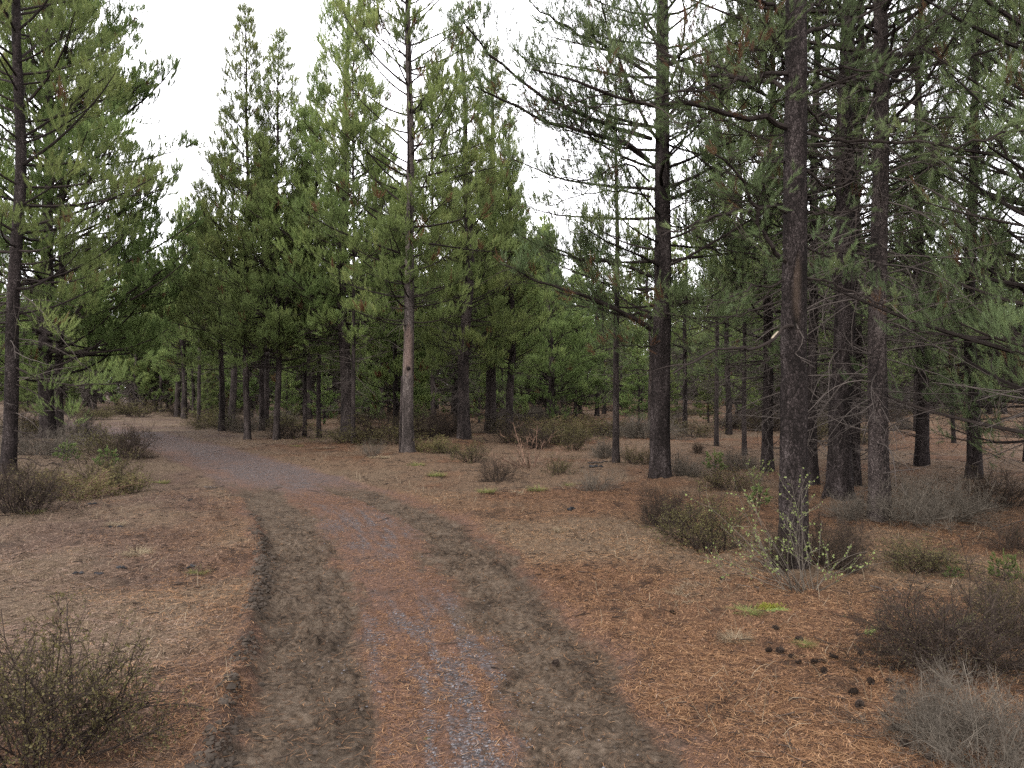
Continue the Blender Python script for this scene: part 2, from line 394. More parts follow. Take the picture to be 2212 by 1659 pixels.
fx = GV[GQ].mean(1)
onroad = (fx[:, 0] > XL(fx[:, 1])) & (fx[:, 0] < XR(fx[:, 1])) & (fx[:, 1] > -8) & (fx[:, 1] < 70)
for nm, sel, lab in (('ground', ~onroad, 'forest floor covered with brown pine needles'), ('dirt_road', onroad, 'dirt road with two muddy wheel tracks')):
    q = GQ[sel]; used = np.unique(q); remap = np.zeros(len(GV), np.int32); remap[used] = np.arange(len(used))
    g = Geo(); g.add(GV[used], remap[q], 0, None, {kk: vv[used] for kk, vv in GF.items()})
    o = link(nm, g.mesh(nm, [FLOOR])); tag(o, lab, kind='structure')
    o['category'] = 'ground' if nm == 'ground' else 'road'

# ------------------------------------------------------------------ branch growing
def grow(P0, D0, L, n, curl, wander, rng):
    """batch of bending shoots: (M,3) starts and directions -> (M,n,3)"""
    M = len(P0); P = np.zeros((M, n, 3)); P[:, 0] = P0; D = unit(D0)
    curl = np.broadcast_to(np.asarray(curl, float), (M,))
    w = rng.normal(0, 1, (M, 3)) * wander
    for i in range(1, n):
        w = w * .55 + rng.normal(0, 1, (M, 3)) * wander * .8
        D = unit(D + UP * (curl / (n - 1))[:, None] + w / math.sqrt(n - 1))
        P[:, i] = P[:, i - 1] + D * (L / (n - 1))[:, None]
    return P

def along(P, idx, s):
    n = P.shape[1]; f = np.clip(s, 0, .9999) * (n - 1); i = f.astype(int); t = (f - i)[:, None]
    A = P[idx, i]; B = P[idx, i + 1]
    return A * (1 - t) + B * t, unit(B - A)

def sprout(P, Lp, per_m, s0, s1, rng, fixed=0):
    c = np.maximum((per_m * Lp * (s1 - s0) + fixed + rng.random(len(Lp))).astype(int), 0)
    idx = np.repeat(np.arange(len(Lp)), c)
    s = s0 + (s1 - s0) * rng.random(len(idx))
    p, t = along(P, idx, s); return idx, s, p, t

def side_dirs(t, ang, rng, flat=.5):
    sd = unit(np.cross(t, UP) + 1e-4)
    up = np.cross(sd, t)
    ps = rng.normal(0, flat, len(t)) + np.where(rng.random(len(t)) < .5, 0, math.pi)
    v = np.cos(ps)[:, None] * sd + np.sin(ps)[:, None] * up
    return unit(np.cos(ang)[:, None] * t + np.sin(ang)[:, None] * v)

def needles(g, pos, d, ln, tone, K, nl, nw, rng, mat=1, spread=(14, 42), jit=.10):
    Sn = len(pos)
    if Sn == 0: return
    idx = np.repeat(np.arange(Sn), K); n = len(idx)
    t = rng.random(n); D = d[idx]
    r = unit(np.cross(D, rng.normal(0, 1, (n, 3))))
    ang = np.radians(spread[0] + (spread[1] - spread[0]) * (1 - t) * rng.uniform(.7, 1.1, n))
    nd = np.cos(ang)[:, None] * D + np.sin(ang)[:, None] * r
    b = pos[idx] + D * (ln[idx] * t)[:, None]
    l = nl * rng.uniform(.75, 1.2, n)
    sd = unit(np.cross(nd, rng.normal(0, 1, (n, 3)))) * (nw / 2)
    V = np.stack([b - sd, b + sd, b + nd * l[:, None]], 1).reshape(-1, 3)
    brown = tone[idx] < .08
    tv = np.where(brown, tone[idx], np.clip(tone[idx] + rng.normal(0, jit, n), .09, 1))
    g.add(V, np.arange(n * 3).reshape(-1, 3), mat, np.repeat(tv, 3))

def foliage(g, P1, L1, R1, rng, c2=5, s0=.36, l2=.45, c3=7, l3=(.10, .22), shoots3=1, K=20, nl=.07, nw=.007,
            live=1.0, tone=(.35, .9), brown=.012, wood3=True, shoot_len=(.12, .26), up=1.0, curl2=.5, flat=.5, minl2=.10, bare=.42, wander=.22, sides=3, dens=None, lit=None):
    """twigs, twiglets and needle brushes on a batch of limbs"""
    i2, s, p2, t2 = sprout(P1, L1, c2, s0, .98, rng, 1)
    L2 = np.maximum(minl2, L1[i2] * l2 * (1.15 - s) * rng.uniform(.5, 1.2, len(s)))
    L2 = np.minimum(L2, 1.1)
    d2 = side_dirs(t2, np.radians(rng.uniform(32, 62, len(s))), rng, flat)
    P2 = grow(p2, d2, L2, 4, curl2, wander, rng)
    tn = rng.random(len(L2))
    g.tubes(P2, (.0022 + .0035 * L2)[:, None] * np.array([1, .8, .6, .35]), sides, 0, tn)
    alive = rng.random(len(L2)) < (live if dens is None else live * dens[i2])
    btone = rng.uniform(tone[0], tone[1], len(L1))
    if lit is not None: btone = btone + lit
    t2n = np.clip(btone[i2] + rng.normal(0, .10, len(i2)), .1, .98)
    isb = rng.random(len(i2)) < brown
    t2n = np.where(isb, rng.uniform(0, .07, len(i2)), t2n)
    i3, s3, p3, t3 = sprout(P2, L2, c3, bare, 1.0, rng, 1)
    L3 = rng.uniform(*l3, len(s3)) * (.6 + .5 * np.minimum(L2[i3] * 2, 1))
    d3 = side_dirs(t3, np.radians(rng.uniform(25, 55, len(s3))), rng, .9)
    P3 = grow(p3, d3, L3, 3, .35, wander, rng)
    if wood3: g.tubes(P3, np.full(len(L3), .0021)[:, None] * np.array([1, .8, .5]), 3, 0, tn[i3])
    a3 = alive[i3]
    pos = [P3[a3, 1], P2[alive, 3] - unit(P2[alive, 3] - P2[alive, 2]) * .05]
    dr = [unit(P3[a3, 2] - P3[a3, 1]), unit(P2[alive, 3] - P2[alive, 2])]
    tt = [t2n[i3][a3], t2n[alive]]
    e1 = P1[:, -1]; dd = unit(P1[:, -1] - P1[:, -2]); ok = rng.random(len(P1)) < live
    pos.append(e1[ok] - dd[ok] * .06); dr.append(dd[ok]); tt.append(np.clip(btone[ok] + .1, .1, .98))
    pos = np.concatenate(pos); dr = np.concatenate(dr); tt = np.concatenate(tt)
    dr = unit(dr + UP * up + rng.normal(0, .12, dr.shape))
    ln = rng.uniform(*shoot_len, len(pos))
    needles(g, pos, dr, ln, tt, K, nl, nw, rng)
    return len(pos)

def trunk_geo(H, r0, rng, sides=14, step=.25, lean=(0, 0), wob=.08, flare=.35, rough=.05, dips=(), scars=(), holes=(), zmax=None):
    zt = H if zmax is None else zmax
    n = max(6, int(zt / step)); z = np.linspace(-.25, zt, n)
    ph = rng.random(4) * 6.28
    cx = lean[0] * z + wob * (np.sin(z * .55 + ph[0]) * .6 + np.sin(z * 1.3 + ph[1]) * .3) - wob * (np.sin(ph[0]) * .6 + np.sin(ph[1]) * .3)
    cy_ = lean[1] * z + wob * (np.sin(z * .5 + ph[2]) * .6 + np.sin(z * 1.2 + ph[3]) * .3) - wob * (np.sin(ph[2]) * .6 + np.sin(ph[3]) * .3)
    r = r0 * np.clip(1 - np.maximum(z, 0) / H, .0, 1) ** .75 + .004
    r = r * (1 + flare * np.exp(-np.maximum(z, 0) / .22))
    a = np.arange(sides) * 2 * math.pi / sides
    A, Zm = np.meshgrid(a, z)
    rr = r[:, None] * (1 + rough * (fbm(np.cos(A) * 2.2 + 5, np.sin(A) * 2.2 + Zm * 2.5, 7, 3) - .5) * 2)
    rr = rr * (1 + rough * 1.2 * (noise(A * 9 / 2 / 3.14159 * 2, Zm * 9, 17) - .5) * (np.abs(A - 6.0) > .3))
    rr = rr * (1 + .10 * np.cos(A * 3 + ph[0]) * np.exp(-np.maximum(Zm, 0) / .25))
    sc = np.zeros_like(rr); ho = np.zeros_like(rr)
    def adist(a0): return (A - a0 + math.pi) % (2 * math.pi) - math.pi
    for (a0, wa, z0, z1, dep) in dips:
        m = np.exp(-(adist(a0) / wa) ** 2) * sstep(z0 - .1, z0 + .08, Zm) * (1 - sstep(z1 - .2, z1, Zm)); rr -= dep * m
    for (a0, wa, z0, z1, amt) in scars:
        m = np.exp(-(adist(a0) / wa) ** 4) * sstep(z0 - .15, z0 + .1, Zm + .1 * np.sin(A * 7)) * (1 - sstep(z1 - .08, z1 + .04, Zm + .12 * np.sin(A * 5)))
        sc = np.maximum(sc, m * amt); rr = rr * (1 - .10 * m * (amt > .5))
    for (a0, wa, z0, hz) in holes:
        m = np.exp(-(adist(a0) / wa) ** 2 - ((Zm - z0) / hz) ** 2); ho = np.maximum(ho, np.clip(m * 1.8 - .3, 0, 1)); rr -= .05 * m
    V = np.stack([cx[:, None] + rr * np.cos(A), cy_[:, None] + rr * np.sin(A), Zm], -1)
    idx = np.arange(n * sides).reshape(n, sides)
    q = np.stack([idx[:-1], np.roll(idx[:-1], -1, 1), np.roll(idx[1:], -1, 1), idx[1:]], -1).reshape(-1, 4)
    g = Geo(); g.add(V, q, 0, None, {'scar': sc.ravel(), 'hole': ho.ravel()})
    def centre(zz): return np.stack([np.interp(zz, z, cx), np.interp(zz, z, cy_), zz], -1)
    def rad(zz): return np.interp(zz, z, r)
    return g, centre, rad

def whorls(rng, z0, z1, gap, nb):
    zs, az = [], []
    z = z0; a0 = rng.random() * 6.28
    while z < z1:
        c = nb + rng.integers(-1, 2); a0 += rng.random() * 2
        for i in range(max(2, c)):
            zs.append(z + rng.normal(0, gap * .18)); az.append(a0 + i * 2 * math.pi / c + rng.normal(0, .25))
        z += gap * rng.uniform(.75, 1.25)
    return np.clip(np.array(zs), z0 * .8, z1), np.array(az)

def pine(name, seed, H, r0, cb, Lmax, gap=.42, nb=5, power=.8, K=20, nl=.075, nw=.008, dead_z=1.0, dead_n=40, dead_L=(.4, 1.3),
         bark_m=None, needle_m=None, sides=12, step=.3, lowfill=.55, tr=None, elev=(-4, 55), thin=.0, dead_thick=1.0, twig3=True, **kw):
    """one pine's meshes: trunk, crown (limbs and needles) and the dead limbs under the crown"""
    rng = np.random.default_rng(seed)
    g, cen, rad = trunk_geo(H, r0, rng, sides, step, **(tr or {}))
    trunk_me = g.mesh(name + '_trunk', [bark_m or BARK])
    z, az = whorls(rng, cb, H - .25, gap, nb)
    keep = rng.random(len(z)) > thin; z, az = z[keep], az[keep]
    t = np.clip((z - cb) / (H - cb), 0, 1)
    L = Lmax * (1 - t) ** power * np.minimum(1, lowfill + t * 3.5) * rng.uniform(.65, 1.15, len(z)) + .22
    L = np.where(rng.random(len(z)) < .06, L * 1.25, L)
    el = np.radians(elev[0] + (elev[1] - elev[0]) * t ** .9 + rng.normal(0, 8, len(z)))
    D = np.stack([np.cos(el) * np.cos(az), np.cos(el) * np.sin(az), np.sin(el)], -1)
    P0 = cen(z) + D * (rad(z) * .5)[:, None]
    P1 = grow(P0, D, L, 7, .30 + .25 * (1 - t), .13, rng)
    c = Geo()
    R1 = np.minimum(.006 + .0095 * L, rad(z) * .55 + .003)
    c.tubes(P1, R1[:, None] * np.linspace(1, .25, 7), 5 if K > 30 else 4, 0, rng.random(len(L)) * .6)
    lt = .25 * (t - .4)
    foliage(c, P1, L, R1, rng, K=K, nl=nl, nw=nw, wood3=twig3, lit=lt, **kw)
    # leader
    top = cen(np.linspace(H - .5, H + .05, 6)); tp = top[1:]
    needles(c, tp, np.broadcast_to(UP, tp.shape).copy(), np.full(5, .16), np.full(5, .6), K * 2, nl, nw, rng)
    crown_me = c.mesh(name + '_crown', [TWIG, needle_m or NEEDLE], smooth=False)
    dead_me = None
    if dead_n:
        d = Geo(); zd = dead_z + (cb + .8 - dead_z) * rng.random(dead_n) ** .8; ad = rng.random(dead_n) * 6.28
        Ld = rng.uniform(*dead_L, dead_n) * (.6 + .5 * (zd - dead_z) / max(.5, cb + .8 - dead_z))
        ed = np.radians(rng.normal(2, 14, dead_n))
        Dd = np.stack([np.cos(ed) * np.cos(ad), np.cos(ed) * np.sin(ad), np.sin(ed)], -1)
        dead_twigs(d, cen(zd) + Dd * (rad(zd) * .7)[:, None], Dd, Ld, rng, thick=dead_thick)
        dead_me = d.mesh(name + '_dead', [TWIG_GREY], smooth=False)
    return dict(H=H, r0=r0, trunk=trunk_me, crown=crown_me, dead=dead_me)

def dead_twigs(d, P0, D, L, rng, c2=6, c3=5, thick=1.0):
    P = grow(P0, D, L, 7, rng.normal(-.35, .3, len(L)), .28, rng)
    d.tubes(P, (thick * (.0035 + .005 * L))[:, None] * np.linspace(1, .3, 7), 4, 0, rng.random(len(L)))
    i2, s, p2, t2 = sprout(P, L, c2, .12, 1, rng, 0)
    L2 = L[i2] * rng.uniform(.18, .5, len(s)) * (1.2 - s)
    P2 = grow(p2, side_dirs(t2, np.radians(rng.uniform(30, 70, len(s))), rng, .9), L2, 5, rng.normal(-.35, .6, len(s)), .38, rng)
    d.tubes(P2, (thick * (.0018 + .003 * L2))[:, None] * np.linspace(1, .45, 5), 3, 0, rng.random(len(s)))
    i3, s3, p3, t3 = sprout(P2, L2, c3, .1, 1, rng, 0)
    L3 = rng.uniform(.06, .22, len(s3))
    P3 = grow(p3, side_dirs(t3, np.radians(rng.uniform(30, 75, len(s3))), rng, 1.2), L3, 4, rng.normal(-.3, .6, len(s3)), .45, rng)
    d.tubes(P3, np.full((len(s3), 1), .0016 * thick) * np.linspace(1, .6, 4), 3, 0, rng.random(len(s3)))

def plant_pine(proto, label, x, y, H=None, r=None, rz=0.0, group=None, tilt=(0, 0), wide=None, name='pine_tree'):
    s = 1.0 if H is None else H / proto['H']
    kx = s if wide is None else s * wide
    o = thing(name, label, 'pine tree', (x, y, gz(x, y) - .02), rz, (kx, kx, s), group)
    o.rotation_euler = (tilt[0], tilt[1], rz)
    t = link('trunk', proto['trunk'], o)
    if r is not None: t.scale = (r / (proto['r0'] * kx),) * 2 + (1,)
    link('crown', proto['crown'], o)
    if proto['dead'] is not None: link('dead_crown', proto['dead'], o)
    return o

# ------------------------------------------------------------------ pine kinds
PK = {}
_pine = pine
def pine(name, seed, H, r0, cb, Lmax, gap=.42, nb=5, power=.8, **kw):
    far = name.startswith('far')
    gap *= 1.05 if name in ('dusky', 'dusky2', 'rough', 'ashen') else .9; kw['c2'] = kw.get('c2', 6) * (1.5 if far else 1.7); kw['c3'] = kw.get('c3', 8) * (1.4 if far else 1.15)
    kw['K'] = int(kw['K'] * (1.45 if name in ('dusky', 'dusky2', 'rough', 'ashen', 'overhang') else 1.9)); kw['nw'] = kw.get('nw', .008) * (1.1 if far else .86); kw['nl'] = kw.get('nl', .075) * 1.25
    return _pine(name, seed, H, r0, cb, Lmax * (1.2 if far else 1.2), gap, nb, power, **kw)

PK['dense'] = pine('dense', 101, 13, .13, 2.5, 1.75, .36, 5, .8, K=22, c2=7, c3=9, dead_n=80, dead_z=.6, dead_L=(.4, 1.5))
PK['fresh'] = pine('fresh', 102, 12.5, .12, 2.2, 1.9, .36, 5, .85, K=22, c2=7, c3=9, tone=(.4, .9), dead_n=60, dead_z=.6)
PK['open'] = pine('open', 103, 15, .14, 3.4, 1.7, .44, 5, .7, K=22, c2=6, c3=8, thin=.2, brown=.02, live=.9, dead_n=40)
PK['spire'] = pine('spire', 104, 17, .16, 3.0, 2.5, .36, 5, .75, K=22, c2=7, c3=9, tone=(.35, .8), lowfill=.8, dead_n=26)
PK['slim'] = pine('slim', 105, 11, .08, 3.6, 1.1, .40, 4, .75, K=20, c2=7, c3=8, dead_n=46, dead_z=.8)
PK['bushy'] = pine('bushy', 106, 10, .12, .7, 2.2, .36, 5, .85, K=22, c2=7, c3=9, tone=(.3, .8), lowfill=.8, dead_n=0)
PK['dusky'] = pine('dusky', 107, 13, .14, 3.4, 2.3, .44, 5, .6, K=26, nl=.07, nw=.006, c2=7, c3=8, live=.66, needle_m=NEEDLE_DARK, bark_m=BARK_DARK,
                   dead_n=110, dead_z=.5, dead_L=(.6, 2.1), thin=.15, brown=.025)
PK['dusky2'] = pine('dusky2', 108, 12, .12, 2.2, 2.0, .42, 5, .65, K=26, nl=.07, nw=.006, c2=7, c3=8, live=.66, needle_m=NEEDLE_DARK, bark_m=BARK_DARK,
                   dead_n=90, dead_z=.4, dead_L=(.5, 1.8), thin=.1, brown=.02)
FAR = dict(K=12, nl=.12, nw=.022, twig3=False, dead_thick=4.0, sides=7, step=.8, c2=5, c3=6, l3=(.12, .28))
PK['far_a'] = pine('far_a', 111, 12, .12, 1.0, 1.8, .46, 5, .8, dead_n=50, tone=(.3, .8), **FAR)
PK['far_b'] = pine('far_b', 112, 13, .13, 1.7, 1.7, .46, 5, .75, dead_n=120, dead_z=.4, dead_L=(.5, 1.7), **FAR)
PK['far_c'] = pine('far_c', 113, 9, .10, .35, 1.7, .44, 5, .85, dead_n=10, tone=(.3, .8), **FAR)
PK['far_d'] = pine('far_d', 114, 11, .08, 3.0, 1.2, .5, 4, .7, dead_n=130, dead_z=.3, dead_L=(.5, 1.6), **FAR)

def top_h(v, d): return CAM_H + (HOR - v) * d / F

# visible pines: u, v of the base, kind, height, trunk radius, label
rngp = np.random.default_rng(5)
TREES = [
 (478, 936, 'open', 11.5, .105, 'slim pine with reddish trunk and small sapling at its foot by the road bend', 0),
 (535, 950, 'spire', 13.9, .105, 'tall pointed pine rising highest into the sky gap above the road', 0),
 (597, 951, 'spire', 12.9, .10, 'pointed pine with pale dead limbs low on its trunk beside the road', 0),
 (566, 931, 'slim', 10.5, .10, 'dark thin trunk squeezed between two pale roadside pines', 0),
 (658, 941, 'slim', 11.5, .07, 'very thin pine near the thin dark trunk behind the far verge', 0),
 (689, 943, 'slim', 12, .075, 'thin dark upright pine trunk standing alone before the thick pair', 0),
 (749, 951, 'dense', 15.5, .19, 'thick dark pine with tall crown beside a thin companion trunk', 0),
 (763, 957, 'slim', 12.5, .065, 'thin trunk touching the thick dark pine beside it', 0),
 (823, 906, 'fresh', 14.5, .16, 'pine standing well back between the thick pair and the scarred trunk', 0),
 (1002, 953, 'fresh', 12.8, .19, 'stout pine with blackened base and bright green low boughs', 0),
 (1060, 938, 'dense', 14.0, .20, 'stout dark pine just behind the one with blackened base', 0),
 (1100, 941, 'dense', 11.0, .14, 'smaller dark pine next to two stout ones in the middle', 0),
 (1195, 912, 'bushy', 9.5, .17, 'leaning grey trunk with bright green boughs at the back of the clearing', .06),
 (1243, 905, 'bushy', 8.0, .10, 'bright green young pine at the far edge of the clearing', 0),
 (1330, 1005, 'slim', 9.0, .072, 'thin dark pine standing alone before the thick lichen-grey trunk', 0),
 (1548, 966, 'slim', 11, .06, 'slender pale trunk between the thick grey pine and the forked pine', 0),
 (1608, 986, 'slim', 11.5, .055, 'slender dark trunk beside the medium pine of the shaded stand', 0),
 (1657, 1030, 'dusky2', 11.5, .10, 'medium dark pine just behind the forked pine on its road side', 0),
 (1756, 1058, 'dusky', 12, .085, 'dark trunk half hidden behind the forked pine', 0),
 (1842, 1050, 'dusky2', 12, .11, 'black shaded trunk behind the rough-barked pine', 0),
 (383, 901, 'open', 12.5, .16, 'pale trunk of a close pair of pines beyond the road bend', 0),
 (398, 904, 'fresh', 12.3, .15, 'dark trunk of a close pair of pines beyond the road bend', 0),
 (430, 915, 'slim', 11.5, .08, 'thin trunk between the close pair and the reddish roadside pine', 0),
 (418, 902, 'dense', 11.6, .10, 'thin dark pine right of the close pair across the bend', 0),
 (336, 886, 'far_a', 12.4, .13, 'dark trunk with flared foot on the bare floor beyond the bend', 0),
 (361, 884, 'far_b', 12.4, .12, 'middle-sized trunk behind the close pair of pines', 0),
 (251, 876, 'far_b', 15, .18, 'short-looking dark trunk under low boughs far beyond the road', 0),
 (282, 888, 'far_a', 12, .15, 'pale trunk of two joined pines above a low bush far off', 0),
 (293, 889, 'far_b', 12, .15, 'dark trunk of two joined pines above a low bush far off', 0),
 (205, 884, 'dense', 14, .14, 'grey trunk beside the slanting black trunk beyond the road', 0),
 (222, 872, 'far_b', 13, .18, 'slanting black trunk seen far beyond the road', .16),
 (700, 905, 'far_b', 14, .20, 'dark crooked trunk leaning over in the dim stand behind the verge', .14),
 (665, 908, 'dense', 13.5, .20, 'thick dim trunk behind the thinnest roadside pines', 0),
 (500, 911, 'open', 14, .17, 'thick shaded trunk behind the reddish slim roadside pine', 0),
 (576, 925, 'slim', 12, .10, 'second dark thin trunk behind the pale dead limbs', 0),
 (1290, 900, 'dusky2', 12, .13, 'dark pair trunk in the shade behind the thin lone pine', 0),
 (1305, 897, 'dusky', 11, .12, 'second dark trunk in the shade behind the thin lone pine', 0),
 (1405, 930, 'slim', 10, .09, 'black trunk edge just behind the thick lichen-grey pine', 0),
 (935, 905, 'dense', 19.0, .15, 'dim trunk behind the scarred pine at the bush line', 0),
 (985, 930, 'dusky2', 11, .08, 'dim thin trunk beside the stout pine with blackened base', 0),
 (1480, 925, 'dusky', 11.5, .10, 'dim trunk in the shaded stand past the thick grey pine', 0),
 (1575, 935, 'dusky2', 12.5, .11, 'reddish dim trunk deep behind the slender pair', 0),
 (1990, 1010, 'dusky', 12.5, .13, 'shaded pine behind the tangle of dead grey limbs', 0),
 (2105, 1035, 'dusky2', 11, .12, 'low-branched dark green pine beyond the grey brush', 0),
 (700, 918, 'far_c', 3.2, .05, 'low young pine in the dim stand behind the thin dark trunks', 0),
 (620, 912, 'bushy', 2.8, .05, 'low green young pine behind the dead limbed roadside pine', 0),
 (795, 914, 'bushy', 3.6, .05, 'green young pine right of the thick pair of trunks', 0),
 (905, 915, 'far_c', 3.0, .05, 'green young pine low behind the scarred pine', 0),
 (450, 908, 'bushy', 3.0, .05, 'green young pine left of the reddish slim roadside pine', 0),
 (1035, 915, 'far_c', 4.0, .05, 'green young pine between the two stout dark pines', 0),
 (1380, 915, 'bushy', 4.2, .06, 'green young pine behind the thick grey pine on its road side', 0),
 (1440, 905, 'far_c', 4.0, .06, 'young pine in the shade just past the thick grey pine', 0),
 (1530, 912, 'far_c', 3.6, .05, 'young dim pine between the slender trunks', 0),
 (2060, 960, 'dusky2', 5.0, .06, 'young dark pine behind the grey brush pile', 0),
 (60, 888, 'bushy', 4.0, .06, 'young green pine behind the two left trunks', 0),
 (160, 884, 'far_c', 3.4, .06, 'young pine beyond the bend left of the slanting black trunk', 0),
 (2230, 1000, 'dusky', 13, .14, 'shaded pine at the edge of the dark stand', 0),
 (1700, 935, 'dusky2', 13, .13, 'dim pine far behind the forked trunk', 0),
 (1890, 950, 'dusky', 13.5, .14, 'dim pine far behind the leaning pale-barked trunk', 0),
]
placed = []
for i, (u, v, kd, H, r, lab, tl) in enumerate(TREES):
    x, y = at(u, v)
    plant_pine(PK[kd], lab, x, y, H, r, rngp.random() * 6.28, None, (0, tl), wide=rngp.uniform(.9, 1.15))
    placed.append((x, y))

# ------------------------------------------------------------------ large pines near the road, each of its own
def spline(pts, n):
    p = np.array(pts); p = np.concatenate([[2 * p[0] - p[1]], p, [2 * p[-1] - p[-2]]])
    out = []; m = len(p) - 3
    for t in np.linspace(0, m - 1e-6, n):
        i = int(t); f = t - i; a, b, c, d = p[i:i + 4]
        out.append(.5 * (2 * b + (c - a) * f + (2 * a - 5 * b + 4 * c - d) * f * f + (3 * b - a - 3 * c + d) * f ** 3))
    return np.array(out)

def limb(parent, pts, r0, r1, rng, fol=None, dead=None, needle_m=None, label=None, twig=None, name='branch'):
    """one limb traced through real points, with its twigs and needles, hung on its tree"""
    P = spline(pts, 16); Ln = np.linalg.norm(np.diff(P, axis=0), axis=1).sum()
    P[2:-1] += rng.normal(0, .010, P[2:-1].shape) * (1 + Ln * .2)
    P = P - np.array(parent.location)
    g = Geo()
    g.tubes(P, np.linspace(r0, r1, 16) * (1 + .05 * rng.normal(0, .5, 16)), 7, 0, .35)
    if fol: foliage(g, P[None], np.array([Ln]), None, rng, **fol)
    if dead:
        i2, s, p2, t2 = sprout(P[None], np.array([Ln]), dead, .12, .98, rng, 1)
        L2 = np.clip(Ln * rng.uniform(.12, .4, len(s)), .12, .8)
        d = side_dirs(t2, np.radians(rng.uniform(35, 75, len(s))), rng, .8)
        dead_twigs(g, p2, d, L2, rng, 6, 6, .8)
    o = link(name, g.mesh(name, [twig or TWIG, needle_m or NEEDLE_DARK], smooth=False), parent)
    if label: o['label'] = label
    return o

# --- the forked pine nearest the camera
rng = np.random.default_rng(42)
dA = 6.95; xA, yA = (1715 - CX) * dA / F, dA
tA = thing('pine_tree', 'near dark pine with a split crease and broken limb, leafy currant at its foot', 'pine tree', (xA, yA, gz(xA, yA) - .02))
gA, cenA, radA = trunk_geo(13.5, .118, rng, 40, .035, lean=(.002, 0), wob=.012, rough=.06, flare=.25, zmax=7.0,
    dips=[(-1.75, .22, 2.15, 2.85, .030), (-1.9, .15, 2.0, 2.2, .03)], holes=[(-1.72, .22, 2.12, .055)], scars=[(-1.75, .30, 2.2, 2.6, .10)])
link('trunk', gA.mesh('trunk', [BARK_DARK]), tA)
gU, cenU, radU = trunk_geo(13.5, .118, rng, 16, .4, lean=(.002, 0), wob=.012)
gc = Geo(); zz = np.linspace(6.9, 13.5, 14); gc.tubes(cenU(zz), radU(zz), 10, 0, .2)
z, az = whorls(rng, 5.6, 13.2, .5, 5); t = (z - 5.6) / 7.9
L = 2.6 * (1 - t) ** .6 * rng.uniform(.6, 1.1, len(z)) + .1; el = np.radians(5 + 45 * t)
D = np.stack([np.cos(el) * np.cos(az), np.cos(el) * np.sin(az), np.sin(el)], -1)
P1 = grow(cenU(z), D, L, 8, .35, .15, rng); R1 = .006 + .009 * L
gc.tubes(P1, R1[:, None] * np.linspace(1, .25, 8), 5, 0, rng.random(len(L)) * .6)
foliage(gc, P1, L, R1, rng, c2=9, c3=11, K=26, nl=.07, nw=.009, live=.9)
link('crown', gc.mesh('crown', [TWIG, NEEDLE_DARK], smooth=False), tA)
def z3(a, b): return (2000 + a / 2.212) * .7373, b / 2.212 * .7373
def z6(a, b): return (2000 + a / 2.212) * .7373, (750 + b / 2.212) * .7373
def z2(a, b): return (1000 + a / 2.212) * .7373, b / 2.212 * .7373
def z5(a, b): return (1000 + a / 2.212) * .7373, (750 + b / 2.212) * .7373
FOL_A = dict(c2=19, s0=.12, l2=.40, c3=13, l3=(.08, .2), K=56, nl=.052, nw=.0026, live=.8, tone=(.2, .7), brown=.04, shoot_len=(.06, .13), bare=.25, wander=.32, up=.3)
FOL_B = dict(FOL_A, live=.35, c2=14, c3=10)
